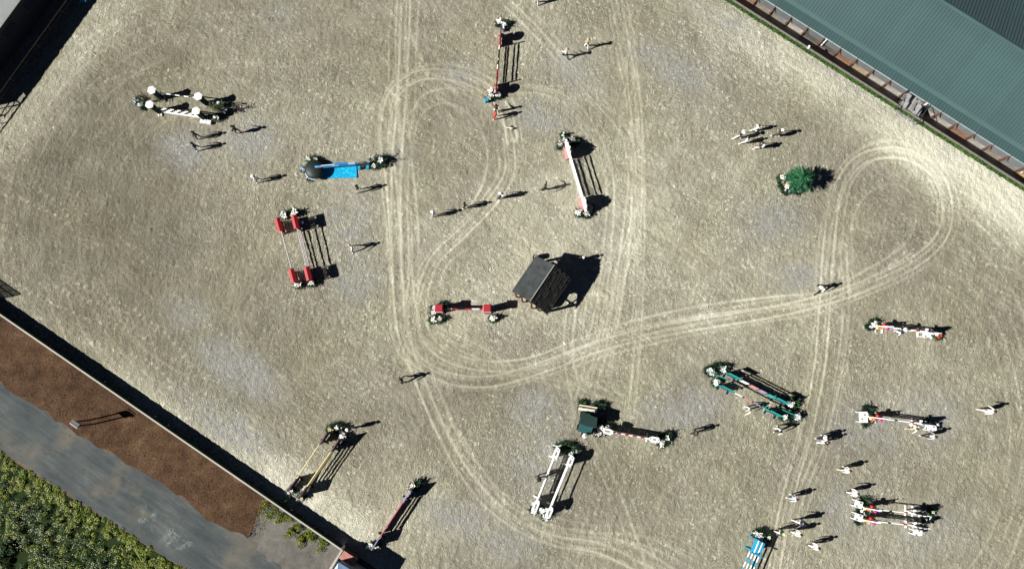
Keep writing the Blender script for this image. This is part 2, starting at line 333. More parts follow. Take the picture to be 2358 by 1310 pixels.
    # rows of hoof prints
    def prints(px, n_side=2, amp=.30, gap=.62):
        pts = np.array([gp(u, v) for u, v in cr(px, 10)]); d = np.r_[0, np.cumsum(np.hypot(*np.diff(pts, axis=0).T))]
        for s in np.arange(0, d[-1], gap):
            q = s + random.uniform(-.12, .12); x = np.interp(q, d, pts[:, 0]); y = np.interp(q, d, pts[:, 1])
            ang = random.uniform(0, PI); off = random.uniform(-.22, .22)
            PR.append((x + off, y + off * .5, ang, amp))
    PR = []; _pr = prints
    def prints(px, **k): _pr(px, amp=.40, gap=.72, **k)
    for q in [[(0, 440), (80, 470), (170, 520)], [(0, 400), (70, 425), (130, 470), (190, 560)], [(200, 120), (260, 60), (330, 35), (500, 30), (600, 25)], [(330, 190), (400, 160), (520, 145), (640, 145)],
              [(240, 190), (300, 165), (400, 150)], [(500, 60), (560, 85), (620, 90), (660, 70)], [(10, 640), (100, 690), (200, 730), (300, 760), (360, 800)], [(60, 640), (180, 680), (300, 720)],
              [(180, 650), (260, 690), (330, 730), (400, 790), (440, 850)], [(180, 780), (260, 800), (340, 830), (400, 880)], [(300, 560), (420, 700), (500, 760), (560, 790)], [(700, 800), (780, 780), (860, 740)],
              [(560, 560), (600, 640), (620, 740)], [(700, 200), (760, 230), (860, 240)], [(380, 880), (460, 860), (540, 800)], [(820, 900), (860, 880), (940, 850)], [(1560, 60), (1600, 150), (1680, 250)],
              [(1540, 660), (1620, 640), (1740, 600)], [(2200, 560), (2260, 600), (2340, 620)], [(1000, 1130), (1100, 1160), (1200, 1140)], [(1560, 1200), (1640, 1180), (1720, 1120)]]:
        prints(q); prints([(a + 14, b_ + 9) for a, b_ in q])
    for k in range(7500):
        PR.append((random.uniform(-50, 50), random.uniform(-20, 38), random.uniform(0, PI), random.uniform(.08, .36)))
    for x, y, a, amp in PR:
        i0, j0 = int((x - X0) / ST), int((y - Y0) / ST)
        if i0 < 4 or j0 < 4 or i0 > nx - 5 or j0 > ny - 5: continue
        xx = X[j0 - 3:j0 + 4, i0 - 3:i0 + 4] - x; yy = Y[j0 - 3:j0 + 4, i0 - 3:i0 + 4] - y
        c, s = math.cos(a), math.sin(a); p = (xx * c + yy * s) / .17; q = (-xx * s + yy * c) / .065
        k = np.exp(-(p * p + q * q)); tone[j0 - 3:j0 + 4, i0 - 3:i0 + 4] += k * amp * .8; hz[j0 - 3:j0 + 4, i0 - 3:i0 + 4] += k * amp * .07
    dashd = np.clip(.55 + blob(1150, 600, 620, 620, .5) + blob(1800, 500, 560, 560, .35) + blob(600, 380, 260, 200, .35) - blob(280, 180, 260, 160, .6) - blob(350, 620, 300, 240, .45) - blob(2200, 950, 170, 340, .5), 0, 1)
    for (u, v) in JC: dashd = np.clip(dashd + blob(u, v, 85, 70, .5), 0, 1.2)
    tone = tone + (vnoise(nx, ny, .75 / ST, 31) - .5) * .10
    rough = vnoise(nx, ny, .32 / ST, 21); rough2 = vnoise(nx, ny, .21 / ST, 22)
    Z = hz + ((rough - .5) * .05 + (rough2 - .5) * .06) * (1 - np.clip(track * 2, 0, 1) * .9)
    tone = tone + track * .55
    su = (X - U1.x) * UN.x + (Y - U1.y) * UN.y - .06; sl = (X - L1.x) * LN.x + (Y - L1.y) * LN.y + .02
    XX, YY = X.copy(), Y.copy()
    for s_, n_ in ((su, UN), (sl, LN)):
        m = s_ > 0; XX[m] -= s_[m] * n_.x; YY[m] -= s_[m] * n_.y
    out = (su > 0) | (sl > 0)
    idx = np.arange(nx * ny).reshape(ny, nx)
    q = np.stack([idx[:-1, :-1], idx[:-1, 1:], idx[1:, 1:], idx[1:, :-1]], -1).reshape(-1, 4)
    o = out.ravel(); q = q[~(o[q].all(1))]
    used = np.zeros(nx * ny, bool); used[q.ravel()] = True; remap = np.cumsum(used) - 1; q = remap[q]
    co = np.stack([XX.ravel(), YY.ravel(), Z.ravel()], -1)[used].astype(np.float32)
    me = bpy.data.meshes.new('arena_sand'); me.vertices.add(len(co)); me.vertices.foreach_set('co', co.ravel())
    me.loops.add(q.size); me.loops.foreach_set('vertex_index', q.ravel().astype(np.int32))
    me.polygons.add(len(q)); me.polygons.foreach_set('loop_start', np.arange(0, q.size, 4, dtype=np.int32))
    me.polygons.foreach_set('use_smooth', np.ones(len(q), bool)); me.update(calc_edges=True)
    for n_, arr in (('tone', tone), ('dash', dashd), ('blue', blue), ('track', np.clip(track * 2.0, 0, 1)), ('harrow', rough)):
        a = me.attributes.new(n_, 'FLOAT', 'POINT'); a.data.foreach_set('value', arr.ravel()[used].astype(np.float32))
    ob = link('sand_ground', me, SAND); ob['kind'] = 'structure'
build_sand()
DIRT = ground_mat('yard_dirt', [(.3, (.10, .09, .075)), (.55, (.19, .17, .14)), (.75, (.26, .22, .17))])
sheet('ground', [(-700, -700), (700, -700), (700, 700), (-700, 700)], -2.1, DIRT)
# frame helpers along the two long sides
def US(s, t): p = U1 + UD * s + UN * t; return (p.x, p.y)      # t>0 away from the sand
def LS(s, t): p = L1 + LD * s + LN * t; return (p.x, p.y)
UA = math.atan2(UD.y, UD.x); LA = math.atan2(LD.y, LD.x)
def ubox(mb, s, t, z, d, mi=0, tilt=None):
    p = US(s, t); return mb.box((p[0], p[1], z), d, UA, mi, tilt)
def lbox(mb, s, t, z, d, mi=0):
    p = LS(s, t); return mb.box((p[0], p[1], z), d, LA, mi)
def leaves(mb, n, fn, size, mats=1, flat=.5):
    for k in range(n):
        c = Vector(fn()); s = random.uniform(.6, 1.3) * size
        d = Vector((random.uniform(-1, 1), random.uniform(-1, 1), random.uniform(-flat, flat) + .15)).normalized()
        u = d.cross(Vector((random.uniform(-1, 1), random.uniform(-1, 1), 1.2))).normalized() * s * .32
        mb.add([c - d * s * .5, c + u, c + d * s * .5, c - u], [(0, 1, 2, 3)], random.randrange(mats))
GR1 = mat('leaf_dark', (.014, .042, .008), .6, .4, 3); GR2 = mat('leaf_mid', (.055, .115, .010), .6, .35, 3); GR3 = mat('leaf_yellow', (.22, .25, .012), .6, .3, 3)
GR4 = mat('leaf_fresh', (.06, .14, .03), .6, .3, 3); PL1 = mat('fern_dark', (.006, .022, .010), .6, .4, 3); PL2 = mat('fern_mid', (.012, .045, .016), .6, .35, 3); PL3 = mat('fern_light', (.045, .12, .025), .6, .3, 3); CONC = ground_mat('concrete', [(.3, (.13, .12, .11)), (.6, (.21, .195, .175)), (.8, (.26, .24, .21))], 2, 18, .15)

sheet('outer_sand', [US(-150, -.01), US(200, -.01), LS(200, -.01), LS(-150, -.01)], -.13, ground_mat('outer_sand', [(.3, (.17, .155, .115)), (.55, (.27, .25, .185)), (.75, (.38, .365, .28))], 1.5, 9, .6))
# ------------------------------------------------------------------ barn side (top right)
SU0, SU1 = -16.0, 62.0
YZ = -1.8
yard = MB().add([(*US(SU0 - 30, .50), YZ), (*US(SU1 + 30, .50), YZ), (*US(SU1 + 30, 40), YZ), (*US(SU0 - 30, 40), YZ)], [(0, 1, 2, 3)]).obj('yard_ground',
    ground_mat('yard_floor', [(.28, (.09, .085, .08)), (.50, (.155, .15, .145)), (.66, (.24, .20, .15)), (.8, (.32, .25, .16))], .9, 10, .3)); yard['kind'] = 'structure'
rw = thing('retaining_wall', 'long concrete retaining wall with pale kerb top between sand and green roofed barn', 'wall')
mb = MB(); mb.slab([US(SU0, .34), US(SU1, .34), US(SU1, .50), US(SU0, .50)], YZ - .25, .07); wf = mb.obj('wall_body', CONC, rw)
k = MB().box((0, 0, 0), (1.96, .17, .06)).mesh('coping', [CONC])
for i in range(int((SU1 - SU0) / 2)):
    p = US(SU0 + 1 + 2 * i, .43); link('coping', k, None, rw, (p[0], p[1], .10 + random.uniform(-.004, .004)), UA)
mb = MB(); Z0 = []
def gfn():
    s = random.uniform(SU0, SU1); t = abs(random.gauss(0, .14)); p = US(s, min(.36, .03 + t)) if random.random() < .8 else US(s, random.uniform(-.06, .3)); return (p[0], p[1], random.uniform(.02, .12))
leaves(mb, 15000, gfn, .14, 3); o = mb.obj('grass', [GR1, GR2, GR4]); tag(o, 'narrow green grass strip between sand and barn side kerb', 'grass', kind='stuff')
mb = MB().add([(*US(SU0, .02), .012), (*US(SU1, .02), .012), (*US(SU1, .34), .02), (*US(SU0, .34), .02)], [(0, 1, 2, 3)]); o = mb.obj('verge', ground_mat('verge_soil', [(.3, (.02, .04, .015)), (.7, (.05, .08, .03))])); o['kind'] = 'structure'

ROOF = mat('roof_green_metal', (.047, .088, .092), .45, .09, .35, 0, .0, .5)
barn = thing('barn', 'long barn with ribbed grey green metal roof at top right', 'barn')
EV = 2.35; STRIP = 1.0; RIDGE = 7.1; P1, P2 = math.radians(12), math.radians(24)
def zr(t):
    d = t - EV
    return math.tan(P1) * d if d < STRIP else math.tan(P1) * STRIP + .05 + math.tan(P2) * (d - STRIP)
PW = .93
def panel_mesh(t0, t1, z0, z1, nm):
    mb = MB(); pts = []
    for r in range(3):
        b0 = -PW / 2 + r * PW / 3 + .004
        pts += [(b0, 0), (b0 + .245, 0), (b0 + .25, .055), (b0 + .285, .055), (b0 + .29, 0)]
    n = len(pts); vs = [(x, 0, z) for x, z in pts] + [(x, t1 - t0, z + z1 - z0) for x, z in pts]
    mb.add(vs, [(i, i + 1, n + i + 1, n + i) for i in range(n - 1)])
    vs2 = [(-PW / 2, 0, -.05), (PW / 2 - .004, 0, -.05), (PW / 2 - .004, t1 - t0, z1 - z0 - .05), (-PW / 2, t1 - t0, z1 - z0 - .05)]; mb.add(vs2, [(0, 3, 2, 1)])
    return mb.mesh(nm, [ROOF])
zA, zB = zr(EV), math.tan(P1) * STRIP; zC = zB + .05; zD = zr(EV + RIDGE)
mA = panel_mesh(0, STRIP, zA, zB, 'roof_panel'); mB_ = panel_mesh(0, RIDGE - STRIP, zC, zD, 'roof_panel'); mC_ = panel_mesh(0, 9.5, zD, zD - 9.5 * math.tan(P2), 'roof_panel')
nP = int((SU1 - SU0) / PW)
for i in range(nP):
    s = SU0 + (i + .5) * PW
    for me, t, z in ((mA, EV, zA), (mB_, EV + STRIP, zC), (mC_, EV + RIDGE, zD)):
        p = US(s, t); link('roof_panel', me, None, barn, (p[0], p[1], z + random.uniform(0, .006)), UA)
SL = (SU1 - SU0); SM = (SU0 + SU1) / 2
mb = MB(); ubox(mb, SM, EV + STRIP, zC + .045, (SL, .42, .02), tilt=(P2 * .75, 'X')); mb.obj('roof_flashing', mat('flashing_green', (.06, .108, .108), .5, .06, .5), barn)
mb = MB(); ubox(mb, SM, EV + RIDGE - .11, zD + .03, (SL, .24, .02), tilt=(P2, 'X')); ubox(mb, SM, EV + RIDGE + .11, zD + .03, (SL, .24, .02), tilt=(-P2, 'X')); mb.obj('ridge_cap', ROOF, barn)
gm = MB().box((0, 0, 0), (PW * 1.0 - .03, .05, .09)).mesh('gutter', [mat('gutter_pale', (.33, .39, .39), .4)])
for i in range(nP):
    p = US(SU0 + (i + .5) * PW, EV - .03); link('gutter', gm, None, barn, (p[0], p[1], zA - .03), UA)
# corrugated upper wall in sheets, open stall fronts below, posts
WT = 2.42; CW = mat('wall_sheet_grey', (.17, .185, .19), .45, .12, 1.5, 0, .2)
mb = MB(); pts = []; q = 0
while q < 1.86: pts.append((q - .93, .0 if int(q / .062) % 2 else .035)); q += .062
n = len(pts); mb.add([(x, y, -1.0) for x, y in pts] + [(x, y, .02) for x, y in pts], [(i, i + 1, n + i + 1, n + i) for i in range(n - 1)]); cwm = mb.mesh('wall_sheet', [CW])
WOOD = ground_mat('stall_timber', [(.36, (.10, .085, .07)), (.5, (.20, .165, .125)), (.62, (.34, .24, .14)), (.75, (.38, .33, .28))], .55, 6, .2); DKW = mat('post_dark', (.12, .07, .05), .7, .3, 4)
pm = MB().box((0, 0, 0), (.14, .14, 1.9)).mesh('post', [DKW]); bm_ = MB().box((0, 0, 0), (.07, .52, .06), 0, 0, (math.radians(38), 'X')).mesh('bracket', [DKW]); sm = MB().box((0, 0, 0), (1.80, .05, .72)).mesh('stall_board', [WOOD]); SB = [MB().box((0, 0, 0), (1.80, .05, .72)).mesh('stall_board', [mat('stall_' + n_, c_, .8, .45, 2.2, .2)]) for n_, c_ in (('grey', (.17, .165, .16)), ('tan', (.28, .21, .14)), ('rust', (.20, .10, .06)), ('pale', (.30, .28, .25)), ('dark', (.08, .07, .06)), ('mid', (.20, .17, .14)))]
dp = MB().box((0, 0, 0), (.10, .08, 1.2)).mesh('downpipe', [P('white')])
for i in range(int(SL / 1.86)):
    s = SU0 + (i + .5) * 1.86; p = US(s, WT); link('wall_sheet', cwm, None, barn, (p[0], p[1], -.04), UA)
    p = US(s, WT + .10); link('stall_board', random.choice(SB), None, barn, (p[0], p[1], -1.43), UA)
    p = US(s - .93, WT - .05); link('post', pm, None, barn, (p[0], p[1], -.92), UA)
    p = US(s - .93, WT - .27); link('bracket', bm_, None, barn, (p[0], p[1], -.42), UA)
    if i % 6 == 2: p = US(s - .66, WT - .16); link('downpipe', dp, None, barn, (p[0], p[1], -.62), UA)
mb = MB(); ubox(mb, SM, WT + 12, -.95, (SL - .2, .1, 1.7)); ubox(mb, SM, WT + 6.1, YZ + .02, (SL - .2, 12, .06)); mb.obj('rear_wall', WOOD, barn)
# scattered straw and dirt heap lying along the yard
STRAW = ground_mat('straw', [(.3, (.30, .19, .07)), (.7, (.55, .38, .16))], 5, 20, .5)
for nm, s, lbl in (('straw_heap', 33.6, 'small golden straw heap on the barn yard left of the grey ramp'),):
    mb = MB()
    for k in range(500):
        p = US(s + random.gauss(0, .45), 2.42 + random.gauss(0, .10)); a = random.uniform(0, PI); mb.box((p[0], p[1], YZ + .03 + random.random() * .12), (.26, .02, .015), a)
    tag(mb.obj(nm, STRAW), lbl, 'straw')
# ramp of grey boards and sheets bridging the wall (2100,245)
rp = thing('boarded_ramp', 'weathered grey ramp of loose boards crossing from sand to green barn', 'ramp', (0, 0, 0))
GW = mat('weathered_board', (.34, .33, .33), .8, .3, 5, .3)
sr = (g(2098, 247).xy - U1).dot(UD)
for i in range(9):
    s = sr - .95 + i * .24; mb = MB(); ubox(mb, s, 1.05, -.22 + random.uniform(-.03, .05), (.21, 2.7 + random.uniform(-.3, .3), .05), tilt=(math.radians(random.uniform(-15, -9)), 'X')); mb.obj('board', GW, rp)
for s, t, dz in ((-1.15, 1.0, .5), (1.2, .9, .55)):
    mb = MB(); ubox(mb, sr + s, t, dz - .1, (.06, 2.4, .06), tilt=(math.radians(-10), 'X'))
    for q in (-1.1, 0, 1.1): ubox(mb, sr + s, t + q, -.1 - q * .15, (.06, .06, 1.1))
    mb.obj('handrail', mat('rail_dark', (.05, .05, .06), .5), rp)
for k in range(5):
    mb = MB(); ubox(mb, sr + random.uniform(-.9, .9), random.uniform(.2, 1.9), .02 + .04 * k, (random.uniform(.25, .5), random.uniform(.6, 1.1), .02), tilt=(random.uniform(-.5, .2), 'X')); mb.obj('metal_sheet', mat('sheet_crumpled', (.42, .42, .43), .45, .3, 4, .5, .3), rp)
mb = MB(); p = US((g(1859, 113).xy - U1).dot(UD), .42); mb.box((p[0], p[1], .24), (.12, .24, .2), UA + .3); mb.box((p[0], p[1], .36), (.16, .28, .03), UA + .3); tag(mb.obj('utility_box', P('white')), 'small white box on the kerb beside the green grass strip', 'box')

# ------------------------------------------------------------------ lower left: fence, mulch bank, path, flowering ground cover
SLn = (L2 - L1).length
FH = 1.0; fence = thing('board_fence', 'long dark green board fence with white cap rail along the lower left sand edge', 'fence')
FG = mat('fence_green', (.02, .045, .022), .8, .5, 1.2); FD = mat('fence_post_dark', (.015, .02, .02), .7)
sA, sB = -14.0, SLn + 1.6; npan = int((sB - sA) / 1.65)
pm = MB().box((0, 0, 0), (1.5, .05, FH - .08)).mesh('fence_panel', [FG]); po = MB().box((0, 0, 0), (.13, .11, FH)).mesh('fence_post', [FD]); cp = MB().box((0, 0, 0), (1.64, .13, .05)).mesh('cap_rail', [mat('cap_white', (.40, .385, .34), .7, .12, 1)])
for i in range(npan):
    s = sA + (i + .5) * 1.65
    p = LS(s, 0); link('fence_panel', pm, None, fence, (p[0], p[1], FH / 2 - .02), LA); link('cap_rail', cp, None, fence, (p[0], p[1], FH + .002), LA)
    p = LS(s - .825, 0); link('fence_post', po, None, fence, (p[0], p[1], FH / 2 - .03), LA)
MUL = ground_mat('bark_mulch', [(.32, (.020, .011, .007)), (.47, (.050, .027, .016)), (.60, (.095, .055, .031)), (.74, (.17, .115, .07))], .8, 6, .9)
ASP = bpy.data.materials.new('old_asphalt'); ASP.use_nodes = True
def asphalt():
    m = ASP; L = m.node_tree.links; b = m.node_tree.nodes['Principled BSDF']; b.inputs['Roughness'].default_value = .9
    v = N_(m, 'ShaderNodeTexCoord').outputs['Object']; vs = mapping_(m, v, LA, (.28, 2.2, 1))
    a = noise_(m, vs, .9, 5, .7); bq = noise_(m, v, .35, 3); f = noise_(m, v, 20, 2, .7)
    t = math_(m, 'ADD', math_(m, 'MULTIPLY', a, .55), math_(m, 'ADD', math_(m, 'MULTIPLY', bq, .4), math_(m, 'MULTIPLY', f, .22)))
    col = ramp_(m, t, [(.36, (.016, .023, .026)), (.50, (.034, .046, .050)), (.62, (.058, .070, .071)), (.76, (.11, .11, .10))])
    col = mix_(m, math_(m, 'MULTIPLY', math_(m, 'SUBTRACT', noise_(m, v, .22, 4, .6), .53), 5, True), col, (.135, .115, .088))
    col = mix_(m, math_(m, 'MULTIPLY', math_(m, 'SUBTRACT', noise_(m, mapping_(m, v, LA, (.5, 1.3, 1)), 2.2, 4, .75), .60), 9, True), col, (.022, .027, .028))
    # dried white slurry: net of pale veins inside a few blots
    gm_ = None
    for (u, v_, r) in ((335, 1190, 1.2), (352, 1206, .8), (395, 1236, 1.3), (425, 1252, .9)):
        c = g(u, v_); vd = N_(m, 'ShaderNodeVectorMath'); vd.operation = 'DISTANCE'; L.new(v, vd.inputs[0]); vd.inputs[1].default_value = (c.x, c.y, 0.0)
        k = math_(m, 'SUBTRACT', 1.0, math_(m, 'DIVIDE', vd.outputs['Value'], r), True); gm_ = k if gm_ is None else math_(m, 'MAXIMUM', gm_, k)
    vein = noise_(m, v, 1.5, 3, .7, 2.2); vein = math_(m, 'SUBTRACT', 1.0, math_(m, 'MULTIPLY', math_(m, 'ABSOLUTE', math_(m, 'SUBTRACT', vein, .5)), 20), True)
    col = mix_(m, math_(m, 'MULTIPLY', vein, math_(m, 'MULTIPLY', math_(m, 'ADD', math_(m, 'SUBTRACT', gm_, .25), math_(m, 'MULTIPLY', math_(m, 'SUBTRACT', noise_(m, v, 1.3, 3, .5), .5), 5)), math_(m, 'MULTIPLY', gm_, 2.2, True), True), True), col, (.28, .33, .35))
    L.new(col, b.inputs['Base Color']); bp = N_(m, 'ShaderNodeBump'); bp.inputs['Strength'].default_value = .2; bp.inputs['Distance'].default_value = .03; L.new(f, bp.inputs['Height']); L.new(bp.outputs[0], b.inputs['Normal'])
asphalt()
def jag(px, amp=3, n=5):
    out = []
    for i in range(len(px) - 1):
        a, b_ = px[i], px[i + 1]
        for k in range(n): t = k / n; out.append((a[0] + (b_[0] - a[0]) * t + random.uniform(-amp, amp), a[1] + (b_[1] - a[1]) * t + random.uniform(-amp, amp)))
    out.append(px[-1]); return out
def GX(px): return [tuple(g(u, v).xy) for u, v in px]
# the whole lower-left shelf is one sheet; path, mulch and soil lie on it 4 mm apart
far = [LS(sA - 60, 90), LS(sB + 90, 90)]
base = MB().add([(*LS(sA - 60, 0), -.02), (*LS(sB + 90, 0), -.02), (*LS(sB + 90, 90), -.02), (*LS(sA - 60, 90), -.02)], [(0, 3, 2, 1)]).obj('soil_ground', ground_mat('soil', [(.3, (.05, .04, .03)), (.6, (.13, .10, .075)), (.8, (.22, .17, .12))])); base['kind'] = 'structure'
path = GX([(-60, 840)] + jag([(0, 878), (90, 935), (174, 1000), (294, 1061), (400, 1131), (478, 1191), (575, 1236)], 5) + jag([(575, 1236), (600, 1188), (616, 1160), (700, 1215), (783, 1265)], 2) + [(870, 1330), (860, 1420), (500, 1420)] + jag([(500, 1370), (430, 1310), (294, 1227), (200, 1166), (120, 1110), (0, 1037)], 3) + [(-60, 1000)])
sheet('path', path, -.012, ASP)
mulch = [LS(-14, .05)] + [tuple(g(u, v).xy) for u, v in [(-120, 800), (-60, 840)] + jag([(0, 880), (90, 938), (174, 1002), (294, 1064), (400, 1134), (478, 1194), (572, 1238)], 6) + jag([(572, 1238), (590, 1190), (612, 1166)], 3)] + [LS((g(650, 1180).xy - L1).dot(LD), .05)]
me = MB().add([(p[0], p[1], -.004) for p in mulch], [tuple(range(len(mulch)))]).obj('mulch_bed', MUL); me['kind'] = 'structure'
SOI = ground_mat('dusty_soil', [(.34, (.06, .055, .045)), (.5, (.115, .11, .098)), (.62, (.16, .15, .135)), (.75, (.22, .20, .17))], 1.4, 9, .5)
soil = [LS((g(650, 1180).xy - L1).dot(LD), .05)] + GX(jag([(610, 1172), (592, 1205), (580, 1240), (600, 1275), (650, 1310)], 7)) + GX([(690, 1345), (800, 1345)]) + [LS((g(800, 1285).xy - L1).dot(LD), .05)]
me = MB().add([(p[0], p[1], -.008) for p in soil], [tuple(range(len(soil)))]).obj('bare_soil', SOI); me['kind'] = 'structure'
# mulch chips, real pieces too small to pick apart
mb = MB(); cnt = 0
while cnt < 3800:
    u = random.uniform(-20, 610); v = random.uniform(730, 1235)
    vt = 735 + .688 * u; vb = 878 + .62 * u
    if vt < v < vb + random.uniform(-4, 4):
        c = g(u, v); a = random.uniform(0, PI); mb.box((c.x, c.y, .01), (random.uniform(.04, .11), random.uniform(.02, .04), .015), a, random.randrange(3)); cnt += 1
o = mb.obj('bark_chips', [mat('bark_a', (.03, .018, .011), .9), mat('bark_b', (.085, .046, .026), .9), mat('bark_c', (.17, .11, .065), .9)]); tag(o, 'loose brown bark chips strewn over the mulch bed', 'bark chips', kind='stuff')
# flowering ground cover: uneven leafy mass with small cream blossoms
def cover_edge(u): return 1037 + (u / 430.0) * 273
mb = MB(); cl = []
for k in range(1900):
    u = random.uniform(-70, 450); v = random.uniform(1010, 1380)
    if v < cover_edge(u) + 4 or (20 < u < 75 and 1262 < v < 1300): continue
    c = g(u, v); d = (v - cover_edge(u)); cl.append((c.x, c.y, .12 + min(.5, d / 160) * random.uniform(.4, 1.2), random.uniform(.16, .36), d))
for (x, y, z, r, d) in cl:
    yel = d < 70 * random.uniform(.5, 1.3) or random.random() < .25
    for k in range(64):
        a = random.uniform(0, 2 * PI); q = r * math.sqrt(random.random()); h = z * (1 - (q / r) ** 2 * .7)
        c = Vector((x + q * math.cos(a), y + q * math.sin(a), h * random.uniform(.45, 1.0))); s = random.uniform(.055, .115)
        dv = Vector((random.uniform(-1, 1), random.uniform(-1, 1), random.uniform(-.2, .5))).normalized(); uu = dv.cross(Vector((.1, random.uniform(-1, 1), 1))).normalized() * s * .35
        mb.add([c - dv * s * .5, c + uu, c + dv * s * .5, c - uu], [(0, 1, 2, 3)], (2 if random.random() < .55 else 1) if yel else (0 if random.random() < .72 else 1))
    if d > 12:
        for k in range(random.randint(0, 6)):
            a = random.uniform(0, 2 * PI); q = r * math.sqrt(random.random()); c = (x + q * math.cos(a), y + q * math.sin(a), z * 1.05 + .03); s = random.uniform(.012, .030)
            mb.add([(c[0] + s * math.cos(t), c[1] + s * math.sin(t), c[2] + .01) for t in np.linspace(0, 2 * PI, 7)[:-1]], [tuple(range(6))], 3)
o = mb.obj('ground_cover', [GR1, GR2, GR3, mat('blossom_cream', (.62, .60, .42), .7)]); tag(o, 'dense green ground cover speckled with small cream blossoms', 'ground cover', kind='stuff')
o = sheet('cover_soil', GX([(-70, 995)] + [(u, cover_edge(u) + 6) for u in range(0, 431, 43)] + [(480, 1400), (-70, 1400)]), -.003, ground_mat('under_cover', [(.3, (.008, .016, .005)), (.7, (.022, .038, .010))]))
# shrubs with trunk and crown
def shrub(u, v, r, h, label, mats_, group=None, n=900, name='shrub', size=.13):
    c = g(u, v); t = thing(name, label, 'shrub', (c.x, c.y, -.01), 0, group)
    mb = MB()
    for k in range(6):
        a = random.uniform(0, 2 * PI); mb.tube((0, 0, 0), (r * .5 * math.cos(a), r * .5 * math.sin(a), h * .7), .03, 5, 0, .01)
    mb.obj('trunk', mat('shrub_wood', (.09, .06, .04), .9), t)
    cs = [(random.gauss(0, r * .42), random.gauss(0, r * .42), random.uniform(.35, .85) * h, r * random.uniform(.25, .5)) for _ in range(9)]
    def fn():
        x, y, z, q = random.choice(cs); d = Vector((random.gauss(0, 1), random.gauss(0, 1), random.gauss(0, 1))).normalized() * q * random.uniform(.5, 1); return (x + d.x, y + d.y, max(.03, z + d.z * .7))
    mb = MB(); leaves(mb, n, fn, size, len(mats_)); mb.obj('crown', mats_, t); return t
shrub(14, 1266, .95, .9, 'dark rounded bush at the lower left corner among cream blossoms', [GR1, GR2, mat('leaf_deep', (.01, .03, .02), .6)], n=2600)
YG = 'yellow green shrubs along the white capped fence'
for i, (u, v, r, l) in enumerate([(630, 1172, 1.0, 'yellow green shrub beside the end of the brown mulch bed'), (652, 1190, .75, 'small olive shrub second from the brown mulch along the fence'), (683, 1212, .75, 'widest yellow green shrub against the white capped fence'),
        (698, 1236, .5, 'low sparse shrub on dusty soil furthest from the fence'), (716, 1232, .85, 'yellow green shrub in bare soil midway toward the red deck'), (742, 1254, .75, 'yellow green shrub nearest the red deck of the booth'), (668, 1222, .3, 'tiny sprig of yellow green leaves on dusty grey soil'), (738, 1224, .3, 'little shrub squeezed under the fence near the booth')]):
    shrub(u, v, r, .4, l, [GR3, mat('leaf_olive', (.09, .10, .02), .7, .3), GR2], YG, 800, 'shrub', .10)
# two-post sign on the mulch (188,975)
c = g(214, 971); sg = thing('roadside_sign', 'white roofed sign board on two dark posts standing in brown mulch', 'sign', (c.x, c.y, -.01), math.radians(-33))
for s in (-.3, .3): MB().box((s, 0, 1.25), (.09, .09, 2.5)).obj('post', FD, sg)
MB().box((0, 0, 2.2), (.85, .05, .6)).obj('board', mat('board_grey', (.25, .25, .26), .6), sg)
for s in (-1, 1): MB().box((0, s * .13, 2.60), (.80, .20, .03), 0, 0, (s * -.6, 'X')).obj('roof_board', P('lightgrey' if s > 0 else 'grey'), sg)
# judges' booth at the bottom edge
bt = thing('judges_booth', 'booth with blue roof, left slope tinted sunlit, and pink plank deck at the bottom edge', 'booth')
def quad(mb, px, z, mi=0): mb.add([tuple(g(u, v, z)) for u, v in px], [tuple(range(len(px)))], mi)
bd = [(779, 1291), (835, 1326), (800, 1390), (742, 1350)]; B = [g(u, v, 2.4) for u, v in bd]
mb = MB(); mb.slab([(p.x * 1, p.y * 1) for p in [B[0].lerp(B[2], .06), B[3].lerp(B[1], .06), B[2].lerp(B[0], .06), B[1].lerp(B[3], .06)]], -.01, 2.25); mb.obj('wall', mat('booth_wall', (.30, .31, .33), .7), bt)
cc = (B[0] + B[1] + B[2] + B[3]) / 4; ap1 = Vector((*cc.lerp((B[0] + B[3]) / 2, .45).xy, 2.75)); ap2 = Vector((*cc.lerp((B[1] + B[2]) / 2, .45).xy, 2.75))
mb = MB().add([B[0], B[1], ap2, ap1], [(0, 3, 2, 1)]).add([B[2], B[3], ap1, ap2], [(0, 3, 2, 1)]).add([B[3], B[0], ap1], [(0, 2, 1)], 1).add([B[1], B[2], ap2], [(0, 2, 1)]).add(B, [(0, 1, 2, 3)])
mb.obj('roof', [mat('roof_blue', (.16, .27, .42), .4, .2, 3), mat('roof_blue_sunlit', (.55, .66, .74), .45, .1, 3)], bt)  # left hip facet coloured paler, for the sun striking that slope
mb = MB(); e = Vector((0, 0, .04))
for a, b_ in ((0, 1), (1, 2), (2, 3), (3, 0)): mb.tube(B[a] + e, B[b_] + e, .06, 6)
mb.obj('roof_edge', P('navy'), bt)
dk = [g(u, v, 1.25) for u, v in [(792, 1267), (823, 1287.5), (811.5, 1306), (780, 1284)]]
for i in range(9):
    a0 = dk[0].lerp(dk[1], i / 9 + .006); a1 = dk[0].lerp(dk[1], (i + 1) / 9 - .006); b0 = dk[3].lerp(dk[2], i / 9 + .006); b1 = dk[3].lerp(dk[2], (i + 1) / 9 - .006)
    MB().slab([a0, b0, b1, a1], 1.20, 1.25).obj('deck_plank', mat('deck_pink', (.46, .21, .17), .75, .25, 2), bt)
MB().slab([dk[0], dk[3], dk[2], dk[1]], -.01, 1.19).obj('deck_base', mat('deck_side', (.05, .03, .03), .8), bt)
mb = MB().slab([g(786, 1264, 1.2), g(790, 1266, 1.2), g(762, 1312, 1.2), g(757, 1310, 1.2)], 0, 1.2); mb.obj('parapet', mat('parapet_grey', (.40, .37, .33), .8), bt)

